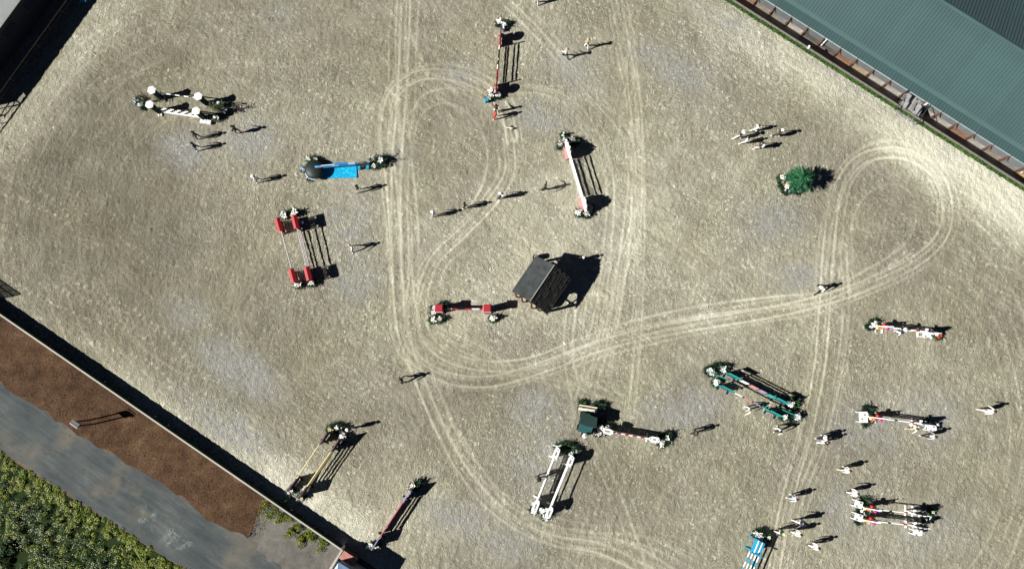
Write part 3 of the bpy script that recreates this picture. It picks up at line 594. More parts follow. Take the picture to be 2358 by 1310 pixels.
# ------------------------------------------------------------------ upper left: stable block, rail, and the frame whose shadow reaches in
E1 = g(49, 0, 3.3); E2 = g(0, 67, 3.3); ED = (E2 - E1).xy.normalized(); EN = Vector((-ED.y, ED.x)); EN = EN if EN.x > 0 else -EN; EA = math.atan2(ED.y, ED.x)
def ES(s, t, z=0): p = E1.xy + ED * s + EN * t; return Vector((p.x, p.y, z))
sb = thing('stable_block', 'stable building with grey corrugated roof in the upper left corner', 'building')
s0, s1 = -30, 11.2; 
CR = mat('roof_corrugated_grey', (.22, .24, .24), .5, .15, .8, 0, .1); mb = MB(); n = 6
pm = MB(); pts = [(q * .075, .03 * (q % 2)) for q in range(13)]; k = len(pts)
pm.add([(x, 0, z) for x, z in pts] + [(x, -9, z + 2.4) for x, z in pts], [(i, k + i, k + i + 1, i + 1) for i in range(k - 1)]); me = pm.mesh('roof_sheet', [CR])
rz = EA if True else 0
for i in range(int((s1 - s0) / .9)):
    p = ES(s0 + i * .9, 0); o = link('roof_sheet', me, None, sb, (p.x, p.y, 3.33), EA)
    if Vector((-math.sin(EA), math.cos(EA))).dot(EN) < 0: o.scale = (1, -1, 1)
mb = MB(); mb.slab([ES(s0, -.5), ES(s1, -.5), ES(s1, -18), ES(s0, -18)], 0, 3.22); mb.obj('wall', mat('stable_wall', (.035, .038, .045), .7, .2, 1), sb)
mb = MB(); mb.slab([ES(s0, .02), ES(s1, .02), ES(s1, -.12), ES(s0, -.12)], 3.18, 3.32); mb.obj('fascia', P('charcoal'), sb)
for i in range(8):
    c = ES(s1 - 2 - i * 3.2, -.49); MB().box((c.x, c.y, 1.9), (1.5, .06, .8), EA).obj('window', mat('window_glass', (.03, .04, .06), .1, .1, 1, 0, 0, .8), sb)
rl = thing('rail_fence', 'dark timber rail in the shade before the upper left stable', 'fence')
for i in range(14):
    c = ES(s1 - .5 - i * 2, 1.5); MB().box((c.x, c.y, .5), (.1, .1, 1.0), EA).obj('post', P('brown'), rl)
for z in (.55, 1.0):
    mb = MB(); a, b_ = ES(s1 - .2, 1.5, z), ES(s1 - 28, 1.5, z); mb.tube(a, b_, .045, 6); mb.obj('rail', P('tan' if z > .9 else 'brown'), rl)
cb = thing('crossed_trestle', 'pale blue crossed trestle with white bar in shade, top left edge', 'trestle', tuple(g(196, 6)), .4)
for q in (-.8, .5): MB().box((0, 0, .5), (.9, .09, .06), q).obj('arm', P('blue'), cb)
MB().box((0, 0, .24), (.08, .08, .48)).obj('leg', P('blue'), cb); MB().box((-.35, .25, .58), (.8, .07, .05), -.4).obj('bar', P('white'), cb)
tr = thing('timber_frame', 'open dark timber frame beyond the left edge casting a barred shadow', 'frame')
def shp(u, v, z):    # where a point must be so that its shadow falls on pixel (u,v)
    p = g(u, v); k_ = z / math.tan(SUN_EL); return Vector((p.x - math.cos(SH_AZ) * k_, p.y - math.sin(SH_AZ) * k_, z))
q1, q2 = shp(48, 240, 3.2), shp(-40, 360, 3.2); q3, q4 = shp(37, 231, 2.5), shp(33, 247, 2.45)
mb = MB()
for a, b_, r in ((q1, q2, .07), (shp(30, 225, 3.2), q1, .055), (q1, shp(28, 247, 2.2), .05), (shp(18, 281, 3.2), shp(3, 285, 2.3), .05), (shp(-12, 322, 3.2), shp(-30, 326, 2.3), .05)): mb.tube(a, b_, r, 6)
mb.obj('beam', P('charcoal'), tr)
for q in (q1, q1.lerp(q2, .55), q2):
    MB().tube((q.x, q.y, 0), (q.x, q.y, 3.2), .05, 6).obj('post', P('charcoal'), tr)
# gate past left edge, read off its shadow; netting added to dim shadow cells
nb = thing('netted_gate', 'tall dark gate frame past the left edge, its netting added to dim the shadow', 'gate')
NET = bpy.data.materials.new('shadow_dimming_net'); NET.use_nodes = True; nn = NET.node_tree; tb = nn.nodes.new('ShaderNodeBsdfTransparent'); ms = nn.nodes.new('ShaderNodeMixShader'); ms.inputs[0].default_value = .8
nn.links.new(tb.outputs[0], ms.inputs[1]); nn.links.new(nn.nodes['Principled BSDF'].outputs[0], ms.inputs[2]); nn.nodes['Principled BSDF'].inputs['Base Color'].default_value = (.03, .05, .04, 1)
nn.links.new(ms.outputs[0], nn.nodes['Material Output'].inputs[0])
cA, cB = shp(48, 677, 2.9), shp(-62, 602, 2.9); cC = shp(30, 710, 1.6); cA2 = Vector((cA.x, cA.y, 1.3)); cB2 = Vector((cB.x, cB.y, 1.3))
MB().add([cA, cB, cB2, cA2], [(0, 1, 2, 3)]).obj('net', NET, nb)
for i in range(8):
    a = cA.lerp(cB, i / 7); mb = MB().tube((a.x, a.y, 0 if i in (0, 7) else 1.3), a, .05 if i in (0, 7) else .035, 6); mb.obj('upright', P('charcoal'), nb)
for z in (1.3, 1.82, 2.35, 2.9):
    MB().tube((cA.x, cA.y, z), (cB.x, cB.y, z), .04, 6).obj('crossbar', P('charcoal'), nb)
MB().slab([(cA.x - .05, cA.y - .05), (cB.x - .05, cB.y), (cB.x + .08, cB.y + .04), (cA.x + .05, cA.y + .05)], 0, 1.1).obj('base_board', FG, nb)

# ------------------------------------------------------------------ flowers and planters
PET = {}
def flower_mesh(col, core):
    k = (col, core, random.randrange(4))
    if k in PET: return PET[k]
    mb = MB(); n = (4, 5, 7, 6)[k[2]]
    for i in range(n):
        a = 2 * PI * i / n + random.uniform(-.15, .15); r = random.uniform(.12, .26); wd = random.uniform(.04, .085); ca, sa = math.cos(a), math.sin(a)
        mb.add([(0, 0, 0), (ca * r * .6 - sa * wd, sa * r * .6 + ca * wd, .045), (ca * r, sa * r, .02), (ca * r * .6 + sa * wd, sa * r * .6 - ca * wd, .045)], [(0, 3, 2, 1)], 0)
    mb.ball((0, 0, .035), .045, 6, 4, 1)
    PET[k] = mb.mesh('flower', [P(col), P(core)]); return PET[k]
FOL = {}
def frond_mesh(v, spiky):
    k = (v, spiky)
    if k in FOL: return FOL[k]
    mb = MB()
    for i in range(26 if spiky else 16):
        a = random.uniform(0, 2 * PI); L_ = random.uniform(.32, .62); el = random.uniform(.1, 1.2); p = Vector((random.uniform(-.08, .08), random.uniform(-.08, .08), .28))
        d = Vector((math.cos(a) * math.cos(el), math.sin(a) * math.cos(el), math.sin(el))); side = Vector((-math.sin(a), math.cos(a), 0)); pv = p; mi = random.randrange(3)
        for j in range(4):
            q = pv + d * L_ / 4; d = (d + Vector((0, 0, -.22))).normalized(); wd = .045 * (1 - j / 5)
            mb.add([pv - side * wd, pv + side * wd, q + side * wd * .75, q - side * wd * .75], [(0, 1, 2, 3)], mi); pv = q
            if spiky:
                for s in (-1, 1): mb.add([pv, pv + side * s * .10 + d * .06, pv + d * .05], [(0, 1, 2)], mi)
    def fn():
        a = random.uniform(0, 2 * PI); r = .40 * math.sqrt(random.random()); return (r * math.cos(a), r * math.sin(a), random.uniform(.08, .5) * (1.1 - r))
    leaves(mb, 170, fn, .15, 3)
    FOL[k] = mb.mesh('foliage', [PL1, PL2, PL3 if v == 2 else PL2]); return FOL[k]
POT = MB().tube((0, 0, 0), (0, 0, .26), .15, 10, 0, .19).mesh('pot', [mat('pot_dark', (.03, .03, .03), .6)])
def planter(u, v, label, col='white', core='yellow', n=4, r=1.0, spiky=True, z=.45, group=None, spread=.24):
    c = g(u, v, z); t = thing('flower_planter', label, 'planter', (c.x, c.y, 0), random.uniform(0, 6), group or 'planters of flowers beside the jumps')
    t.scale = (r, r, r)
    link('pot', POT, None, t); link('foliage', frond_mesh(random.randrange(3), spiky), None, t)
    for i in range(n):
        a = 2 * PI * i / max(n, 1) + random.uniform(-.4, .4); q = spread * random.uniform(.3, 1.0) if n > 1 else 0
        o = link('flower', flower_mesh(col, core), None, t, (q * math.cos(a), q * math.sin(a), random.uniform(.52, .66))); s = random.uniform(.65, 1.4); o.scale = (s, s, s)
        o.rotation_euler = (random.uniform(-.4, .4), random.uniform(-.4, .4), random.uniform(0, 6))
    return t

# ------------------------------------------------------------------ jump poles
def pole(a, b_, scheme, label, group, r=.058):
    a = Vector(a); b_ = Vector(b_); L_ = (b_ - a).length; cols = []; [cols.append(c) for c, _ in scheme if c not in cols]
    mb = MB(); tot = sum(f for _, f in scheme); x = 0; n = 10
    for i, (c, f) in enumerate(scheme):
        x1 = x + f / tot * L_; k = cols.index(c)
        mb.tube((x - L_ / 2, 0, 0), (x1 - L_ / 2, 0, 0), r, n, k, cap=(i in (0, len(scheme) - 1))); x = x1
    o = mb.obj('jump_pole', [P(c) for c in cols]); o.location = (a + b_) / 2; o.rotation_euler = (b_ - a).to_track_quat('X', 'Z').to_euler()
    return tag(o, label, 'jump pole', group)
def bands(c1, c2, n): return [((c1 if i % 2 == 0 else c2), 1) for i in range(n)]

# ------------------------------------------------------------------ standards (wings); local x runs outward from the poles
def arc(cx, cz, r, a0, a1, n=14, rz_=None): return [(cx + r * math.cos(math.radians(a0 + (a1 - a0) * i / n)), cz + (rz_ or r) * math.sin(math.radians(a0 + (a1 - a0) * i / n))) for i in range(n + 1)]
def wing(A, d, style, c1, c2, label, group, w=1.1, h=1.6):
    t = thing('jump_standard', label, 'jump standard', (A.x, A.y, 0), math.atan2(d.y, d.x), group)
    def part(nm, mb, c): return mb.obj(nm, c if not isinstance(c, str) else P(c), t)
    def feet(c, xs, ln=.75):
        for x in xs: part('foot', MB().box((x, 0, .05), (.12, ln, .09)), c)
    def posts(c, xs, hh, th=.09):
        for x, q in zip(xs, hh): part('post', MB().box((x, 0, q / 2), (th, th, q)), c)
    def cups(n=2):
        for i in range(n): part('cup', MB().box((-.07, 0, .55 + .35 * i), (.06, .09, .07)), 'charcoal')
    if style == 'house':      # lower panel, notch, upper panel under a small pitched cap
        posts(c2, (.05, w - .05), (h - .05, h - .05)); feet(c2, (.05, w - .05), .6)
        for i in range(6): part('board', MB().box((.12 + (w - .24) * (i + .5) / 6, 0, .56), ((w - .24) / 6 - .012, .04, 1.0)), c1)
        part('neck_board', MB().box((w / 2, 0, 1.12), (w * .55, .04, .18)), c1)
        part('upper_panel', MB().box((w / 2, 0, 1.36), (w, .06, .32)), c1)
        for s in (-1, 1): part('roof_board', MB().box((w / 2, s * .13, h - .04), (w + .08, .30, .03), 0, 0, (-s * .5, 'X')), c1)
        part('trim', MB().box((w / 2, -.035, 1.19), (w * .9, .02, .05)), 'navy')
    elif style == 'disc':
        posts(c1, (.05,), (1.8,)); feet(c1, (.1, w - .1), .5)
        part('panel', MB().prism([(.1, .1), (w, .1), (w, .85), (.1, .95)], -.03, .03), c1)
        part('disc', MB().prism(arc(w * .62, 1.27, .46, 0, 342, 19), -.03, .03), c1); part('rim', MB().prism(arc(w * .62, 1.27, .32, 0, 342, 19), -.045, .045), c2)
    elif style == 'slant':
        posts(c1, (.05, w - .05), (h * .86, h)); feet(c1, (.12, w - .12), .72)
        part('panel', MB().prism([(.1, .12), (w - .1, .12), (w - .1, h - .02), (.1, h * .84)], -.025, .025), c1)
        part('top_rail', MB().prism([(0, h * .86), (w, h), (w, h + .05), (0, h * .86 + .05)], -.045, .045), c2)
        part('stay', MB().box((w * .5, .11, .5), (w * .8, .03, .05), 0, 0, (.0, 'X')), 'lightgrey'); cups()
    elif style == 'lantern':   # open lower panel, gap, solid top plate
        posts(c1, (.05, w - .05), (h, h), .07); feet(c2, (.1, w - .1), .66)
        part('panel', MB().prism([(.1, .15), (w - .1, .15), (w - .1, .75), (w * .75, .98), (w * .25, .98), (.1, .75)], -.025, .025), c2)
        part('top_plate', MB().box((w / 2, 0, h - .17), (w, .05, .38)), c2); part('rail', MB().box((w / 2, 0, h + .04), (w + .05, .09, .05)), c1)
        part('rail', MB().box((w / 2, 0, 1.0), (w - .15, .07, .05)), c1); cups()
    elif style == 'shell':
        posts(c2, (.05,), (1.5,)); feet(c2, (.1, w * .5, w - .1), .8)
        pts = [(0, .1), (w, .1)] + [(w / 2 + (w * .56 + .07 * math.sin(i * 1.9)) * math.cos(a), .75 + (h - .75) * (1 + .10 * math.sin(i * 1.9)) * math.sin(a)) for i, a in enumerate(np.linspace(.1, PI - .1, 18))]
        part('panel', MB().prism(pts, -.03, .03), c1)
        for i in range(7):
            a = .35 + i * .4; part('rib', MB().tube((w / 2, 0, .6), (w / 2 + w * .55 * math.cos(a), 0, .75 + (h - .72) * math.sin(a)), .05, 6), c1)
        part('lower_board', MB().box((w / 2, 0, .22), (w, .56, .34)), c2)
        mb = MB()
        for k in range(70):
            a = random.uniform(.1, PI - .1); q = random.uniform(.8, 1.05); mb.ball((w / 2 + w * .55 * math.cos(a) * q, random.uniform(-.15, .1), .75 + (h - .75) * math.sin(a) * q), random.uniform(.03, .07), 5, 3)
        part('lace_trim', mb, 'white')['kind'] = 'stuff'
    elif style == 'butterfly':
        feet('white', (.05, w * .55), .95); posts('white', (.05, w * .5), (1.3, 1.0), .08)
        prof = [(.05, .25), (.4, .12), (w * .9, .3), (w, .62), (w * .85, .85), (w, 1.05), (w * .95, 1.35), (w * .6, 1.5), (w * .35, 1.75), (.1, 2.05), (.12, 1.6), (-.02, 1.3), (.1, 1.05), (-.04, .8), (.12, .55)]
        part('painted_wing', MB().prism(prof, -.03, .03), c1)
        for i, (x, z, rr, cc) in enumerate([(w * .85, 1.15, .15, 'orange'), (w * .8, .72, .15, 'yellow'), (w * .55, 1.3, .16, 'brightred'), (w * .6, .9, .13, 'orange'), (w * .45, 1.1, .14, 'orange'), (w * .4, .7, .14, 'brightred'), (w * .3, 1.35, .14, 'magenta'), (w * .2, 1.1, .12, 'brightred'), (w * .15, 1.7, .10, 'purple'), (w * .1, 1.0, .12, 'purple'), (w * .1, .6, .13, 'magenta')]):
            part('painted_petal', MB().ball((x - .1, .20 * math.sin(i * 2.4), z), rr, 9, 5, 0, (1, .9, .8)), cc)
        for i in range(4): part('ray', MB().box((-.12 - .08 * i, .04 * i - .06, .45 + .25 * i), (.42, .04, .04)), 'lav' if i % 2 else 'white')
    elif style == 'rocket':
        feet('white', (.05, w * .5, w - .05), .9); posts(c1, (.05, w - .05), (1.5, 1.2), .08)
        part('panel', MB().prism([(.1, .3), (w - .05, .3), (w, .6), (w * .9, .85), (w * .98, 1.1), (w * .9, 1.45), (w * .6, 1.9), (w * .35, 1.9), (.1, 1.5)], -.025, .025), c2)
        for x, z, aa in ((.2, .5, .5), (.45, .75, -.6), (.6, 1.1, .7), (.8, .6, -.4), (.35, 1.3, .4), (.7, 1.55, -.3)):
            part('slat', MB().box((x * w, -.05, z), (.62, .05, .07), 0, 0, (aa, 'Y')), c1)
        for x in (.15, .55, .9): part('square_cap', MB().box((x * w, .10 - .12 * x, 1.25 - .3 * x), (.26, .44, .03)), c1)
    elif style == 'pillar':
        part('pillar', MB().box((.31, 0, .85), (.56, .56, 1.7)), c1); part('pillar_base', MB().box((.31, 0, .05), (.72, .72, .1)), c1)
        part('cap', MB().box((.31, 0, 1.78), (.68, .68, .12)), c2)
        part('cap_edge', MB().box((.31, 0, 1.69), (.74, .74, .05)), 'white'); part('cap_board', MB().box((.31, 0, 1.86), (.60, .60, .03)), c2)
    elif style == 'scroll':
        feet(c1, (.05, w - .05), .8); posts(c1, (.05,), (h,))
        part('panel', MB().prism([(.08, .12), (w, .12), (w, h * .7), (w * .82, h * .86), (w * .6, h * .80), (w * .35, h * .97), (.08, h)], -.03, .03), c1)
        part('top_tray', MB().slab([(.0, -.12), (w * .35, -.25), (w * .9, -.22), (w * 1.02, 0), (w * .85, .24), (w * .25, .24), (0, .12)], h, h + .04), c1); part('panel_hole', MB().box((w * .5, 0, h + .045), (w * .34, .15, .012)), 'grey')
        for x in (.05, w * .8): part('knob', MB().ball((x, 0, h + .05), .08), c1)
        part('side_box', MB().box((w * .5, -.25, .55), (.3, .22, .25)), 'lightgrey')
    elif style == 'arch':      # rounded lattice
        feet(c2, (.1, w - .1), .6); posts(c2, (.05, w - .05), (.9, .9), .07)
        for r_ in (.55, .42, .29):
            pts = arc(w / 2, .85, r_, 0, 180, 12)
            mb = MB(); [mb.tube((p[0], 0, p[1]), (q[0], 0, q[1]), .03, 5) for p, q in zip(pts, pts[1:])]; part('hoop', mb, c1)
        for i in range(7): part('slat', MB().box((.1 + (w - .2) * i / 6, 0, .5), (.05, .03, .8)), c1)
        part('side_block', MB().box((.15, -.22, .2), (.22, .3, .4)), c2); part('side_block', MB().box((w - .2, -.22, .2), (.24, .3, .4)), c2)
    elif style == 'block':     # stacked blue and white boards, seen at the bottom edge
        feet(c1, (.05, w - .1), 1.3); posts(c1, (.05, w - .05), (1.5, 1.2))
        part('panel', MB().box((w / 2, 0, .65), (w - .1, .3, 1.0)), c1); part('shelf', MB().box((w * .4, .05, 1.25), (w * .8, .5, .05)), c1)
        for i in range(4): part('board', MB().box((w * .5, -.24 + .17 * i, 1.3), (w * .9, .10, .04)), 'white' if i % 2 else c1)
        part('cross_rail', MB().box((-.03, 0, 1.32), (.08, 1.3, .07)), c1)
    return t
ORD = {1: ['single'], 2: ['upper', 'lower'], 3: ['top', 'middle', 'lowest'], 4: ['top', 'second', 'third', 'lowest']}
def line(Ap, Bp, z, poles, desc, wa, wb, grp, plank=None):
    """Ap,Bp: photo pixels of the ends of the top pole at height z"""
    A = g(*Ap, z); B = g(*Bp, z); d = (A - B); d.z = 0; d.normalize()
    n = len(poles)
    for i, (zz, sch, cn) in enumerate(poles):
        jit = random.uniform(-.012, .012)
        pole((A.x + d.x * .04, A.y + d.y * .04, zz + jit), (B.x - d.x * .04, B.y - d.y * .04, zz - jit), sch, f'{ORD[n][i]} {cn} pole of the {desc}', 'poles of the ' + grp)
    for W_, Q, dd in ((wa, A, d), (wb, B, -d)):
        if W_:
            st, c1, c2, lb, ww, hh = W_; wing(Q.to_2d().to_3d() + dd * .08, dd, st, c1, c2, lb, 'standards of the ' + grp, ww, hh)
    if plank:
        for zz, hh, th, c, lb in plank:
            M_ = (A + B) / 2; o = MB().box((0, 0, 0), ((A - B).length - .1, th, hh)).obj('plank', P(c)); o.location = (M_.x, M_.y, zz); o.rotation_euler = (0, 0, math.atan2(d.y, d.x)); tag(o, lb, 'jump plank')
    return A, B, d
def number_board(u, v, z, rz, label):
    c = g(u, v, z); t = thing('number_board', label, 'board', (c.x, c.y, 0), rz)
    MB().box((0, 0, z / 2), (.34, .05, z)).obj('stand', P('navy'), t); MB().box((0, .03, z), (.42, .36, .03), 0, 0, (.5, 'X')).obj('face', mat('placard_blue', (.05, .12, .35), .5), t)
    mb = MB()
    for x, y, a, b_ in ((-.12, .09, .03, .12), (-.07, .09, .06, .025), (.02, .09, .03, .13), (.09, .06, .08, .025), (.12, .12, .03, .08), (-.1, -.02, .09, .025), (.05, -.03, .10, .025)): mb.box((x, .03 + y * math.cos(.5), z + .02 + y * math.sin(.5)), (a, b_, .006), 0, 0, (.5, 'X'))
    mb.obj('pale_marks', P('paleblue'), t)

W = 'white'
# 1 white lantern-tower oxer, upper left
def tower(u, v, label):
    zt = 1.85; c = g(u, v, zt); t = thing('lantern_tower', label, 'tower', (c.x, c.y, 0), .35, 'white topped hexagonal towers of the oxer')
    hexp = lambda r: [(r * math.cos(PI / 3 * i), r * math.sin(PI / 3 * i)) for i in range(6)]
    TD = P('tealdark')
    for i, (x, y) in enumerate(hexp(.27)): MB().tube((x, y, 0), (x * .95, y * .95, zt - .06), .028, 5).obj('post', P('lightgrey') if i in (1, 4) else TD, t)
    for i in range(6):
        a = hexp(.255)[i]; b_ = hexp(.255)[(i + 1) % 6]
        MB().add([(a[0], a[1], .12), (b_[0], b_[1], .12), (b_[0], b_[1], 1.7), (a[0], a[1], 1.7)], [(0, 1, 2, 3), (3, 2, 1, 0)]).obj('side_panel', TD, t)
    mb = MB().slab(hexp(.41), zt - .05, zt); n = len(mb.v); mb.add([(x, y, zt + .001) for x, y in hexp(.40)] + [(0, 0, zt + .07)], [(i, (i + 1) % 6, 6) for i in range(6)]); mb.obj('roof', P('white'), t)
    MB().slab(hexp(.33), 0, .10).obj('base', P('white'), t)
tower(349, 208, 'hexagonal white topped tower, upper left of the four towers'); tower(344, 241, 'hexagonal white topped tower, lower left of the four towers')
tower(456, 222, 'hexagonal white topped tower, upper right of the four towers'); tower(451, 256, 'hexagonal white topped tower, lower right of the four towers')
G1 = 'white tower oxer'
bw = bands('white', 'black', 13)
def line_towers(a, b_, zt, zs, desc, schs):
    A, B = g(*a, zt), g(*b_, zt); d = (A - B).normalized(); A = A - d * .3; B = B + d * .3; A.z = B.z = 0; n = len(zs)
    for i, zz in enumerate(zs): pole((A.x, A.y, zz), (B.x, B.y, zz), schs[i], f'{ORD[n][i]} white and black pole of the {desc}', 'poles of the ' + G1, .055)
    return A, B
line_towers((349, 208), (456, 222), 1.85, (1.35,), 'rear line between the white topped towers', [bands('white', 'tealdark', 9)])
A, B = line_towers((344, 241), (451, 256), 1.85, (1.25, .95, .6), 'front line between the white topped towers', [bands('white', 'black', 11), bands('black', 'white', 11), bands('white', 'black', 11)])
o = MB().box((0, 0, 0), ((A - B).length - .2, .16, .26)).obj('filler_box', P('white')); o.location = ((A.x + B.x) / 2, (A.y + B.y) / 2, .2); o.rotation_euler = (0, 0, math.atan2((A - B).y, (A - B).x)); tag(o, 'low white filler box under the poles between the lower towers', 'filler box')
def box_thing(u, v, z, d, rz, c, label, cat, nm, hh=None):
    p = g(u, v, z); o = MB().box((0, 0, 0), (d[0], d[1], z)).obj(nm, P(c)); o.location = (p.x, p.y, z / 2); o.rotation_euler = (0, 0, rz); return tag(o, label, cat)
box_thing(467, 279, .3, (.55, .35, .3), -.1, W, 'white flower box below the lower right white topped tower', 'box', 'flower_box'); box_thing(480, 281, .3, (.4, .35, .3), -.2, W, 'smaller white box beside the white flower box by the tower', 'box', 'flower_box')
box_thing(365, 262, .18, (.1, .5, .18), 0, W, 'thin white foot left of the pair under the lower left tower', 'base', 'white_block'); box_thing(371, 262, .18, (.1, .5, .18), 0, W, 'thin white foot right of the pair under the lower left tower', 'base', 'white_block')
def palm(u, v, h, label, dry=False, n=26):
    c = g(u, v, h * .8); t = thing('tall_plant', label, 'plant', (c.x, c.y, 0), random.uniform(0, 6), 'tall dry plants at the white tower oxer')
    DR = mat('dry_leaf', (.07, .05, .03), .8, .4)
    MB().tube((0, 0, 0), (.05, 0, h), .035, 6, 0, .02).obj('stem', DR, t); mb = MB()
    for i in range(n):
        a = random.uniform(0, 6.28); z = h * random.uniform(.35, 1.0); L_ = random.uniform(.3, .6); d = Vector((math.cos(a), math.sin(a), random.uniform(-.3, .6))); s = Vector((-math.sin(a), math.cos(a), 0)) * .045
        p = Vector((.03, 0, z)); q = p + d * L_; m_ = p + d * L_ * .5 + Vector((0, 0, .06)); mb.add([p, m_ - s, q, m_ + s], [(0, 1, 2, 3)], i % 2)
    mb.obj('leaves', [DR, GR1], t)
palm(318, 226, 1.5, 'tall spiky dark plant left of the white topped towers'); palm(333, 222, 1.6, 'dark leafy plant squeezed between the left white topped towers', n=34); palm(499, 247, 1.7, 'broad dark leafy plant right of the four white topped towers', n=36); palm(487, 243, 2.7, 'tallest thin dry plant beside the right white topped towers', n=22); palm(510, 240, 1.2, 'short dark plant at the far right of the tower oxer', n=26)
planter(324, 243, 'pale white flowers left of the lower left white topped tower', 'white', 'paleblue', 5, .9); planter(312, 232, 'dark green fern with tiny pale flowers, leftmost at the tower oxer', 'paleblue', 'white', 2, .9); planter(516, 256, 'pale green white flowers at the right end of tower oxer', 'white', 'paleblue', 4, .9); planter(497, 270, 'white flower planter lower right of the white topped towers', W, 'yellow', 5, .95)
planter(505, 240, 'leafy fern planter behind the right white topped towers', 'paleblue', 'white', 1, 1.1)

# 2 blue water tray vertical
tray = thing('water_tray', 'shiny cyan blue water tray lying under blue poles', 'water tray')
tp = [g(u, v, 0) for u, v in [(739, 378), (820, 375), (822, 409), (739, 411)]]
WT_ = bpy.data.materials.new('tray_blue'); WT_.use_nodes = True
def traym():
    m = WT_; b = m.node_tree.nodes['Principled BSDF']; b.inputs['Roughness'].default_value = .3; v = N_(m, 'ShaderNodeTexCoord').outputs['Object']; n_ = noise_(m, v, 3.5, 4, .6, 1.5)
    m.node_tree.links.new(ramp_(m, n_, [(.35, (.0, .26, .50)), (.5, (.004, .36, .62)), (.62, (.05, .50, .72))]), b.inputs['Base Color']); bp = N_(m, 'ShaderNodeBump'); bp.inputs['Strength'].default_value = .5; bp.inputs['Distance'].default_value = .06; m.node_tree.links.new(n_, bp.inputs['Height']); m.node_tree.links.new(bp.outputs[0], b.inputs['Normal'])
traym()
MB().slab([tp[3], tp[2], tp[1], tp[0]], .03, .06).obj('liner', WT_, tray)
for i in range(4): MB().tube(tp[i] + Vector((0, 0, .07)), tp[(i + 1) % 4] + Vector((0, 0, .07)), .045, 6).obj('rim', P('blue' if i != 2 else 'cyan'), tray)
G2 = 'blue water tray vertical'
pb = [('paleblue', 2), ('blue', 3), ('paleblue', 2), ('blue', 3), ('paleblue', 2)]
line((727, 385), (817, 377), 1.0, [(1.25, [('blue', 1), ('paleblue', 2), ('blue', 2), ('paleblue', 1)], 'pale blue'), (1.0, pb, 'pale blue'), (.7, [('blue', 1)], 'blue')], 'vertical over the blue water tray', None,
     ('arch', 'grey', 'cyan', 'rounded grey lattice standard with turquoise blocks right of water tray', 1.15, 1.4), G2)
c = g(722, 389, .85); t = thing('dome_wing', 'large black domed shell standing at the left end of the water tray', 'jump standard', (c.x, c.y, 0), .3)
mb = MB(); R_ = .92
for j in range(7):
    for i in range(24):
        a0, a1 = 2 * PI * i / 24, 2 * PI * (i + 1) / 24; p0, p1 = PI / 2 * j / 7, PI / 2 * (j + 1) / 7
        f_ = lambda a, p: (R_ * math.sin(p) * math.cos(a) * .95, R_ * math.sin(p) * math.sin(a) * 1.03, .62 + .38 * math.cos(p))
        mb.add([f_(a0, p0), f_(a0, p1), f_(a1, p1), f_(a1, p0)], [(0, 1, 2, 3)])
mb.obj('shell', mat('shell_black', (.012, .022, .022), .5, .2, 2), t)
mb = MB(); 
for i in range(9):
    a0, a1 = math.radians(185 + i * 9), math.radians(194 + i * 9); mb.tube((R_ * .96 * math.cos(a0), R_ * 1.04 * math.sin(a0), .62), (R_ * .96 * math.cos(a1), R_ * 1.04 * math.sin(a1), .62), .05, 5)
mb.obj('rim_strip', P('paleblue'), t); MB().tube((0, 0, 0), (0, 0, .7), .3, 10).obj('base', P('charcoal'), t)
planter(712, 367, 'white flowers at the top left of the black domed shell', W, 'yellow', 3); planter(727, 367, 'leafy planter with white flowers above the black domed shell', W, 'yellow', 2, .9)
planter(698, 390, 'blue and white flowers, leftmost beside the black domed shell', 'paleblue', 'blue', 4, .9); planter(712, 405, 'white flowers below the black domed shell by the tray corner', W, 'navy', 4)
planter(858, 367, 'white flowers upper right of the grey lattice standard', W, 'navy', 3, .8); planter(861, 382, 'white flowers lower right of the grey lattice standard', W, 'navy', 4, .8); planter(877, 372, 'big round fern at the right end of the water tray jump', 'white', 'paleblue', 1, 1.5)

# 3 red house-winged oxer
G3 = 'red oxer with fine striped poles'
rd = lambda: bands('white', 'maroon', 43)
line((685, 528), (706, 614), 1.4, [(1.4, rd(), 'finely striped'), (.95, rd(), 'finely striped'), (.45, rd(), 'finely striped')], 'rear line of the red oxer', ('house', 'red', 'maroon', 'red boarded standard, top right of the red oxer', 1.18, 1.65), ('house', 'red', 'maroon', 'red boarded standard, bottom right of the red oxer', 1.18, 1.65), G3)
line((649, 535), (672, 620), 1.25, [(1.25, rd(), 'finely striped')], 'front line of the red oxer', ('house', 'red', 'maroon', 'red boarded standard, top left of the red oxer', 1.18, 1.65), ('house', 'red', 'maroon', 'red boarded standard, bottom left of the red oxer', 1.18, 1.65), G3)
planter(652, 495, 'white flowers with red hearts, top left of the red oxer', W, 'maroon', 4); planter(677, 491, 'white flowers with red hearts, top right of the red oxer', W, 'maroon', 4); planter(667, 488, 'dark fern between the two top planters of the red oxer', W, 'yellow', 0, .9)
planter(685, 656, 'white flowers with red hearts, bottom left of the red oxer', W, 'maroon', 4); planter(718, 651, 'white flowers, bottom right of the red oxer', W, 'yellow', 5)
number_board(695, 513, .5, -1.3, 'small blue number board in the shade of the red oxer')

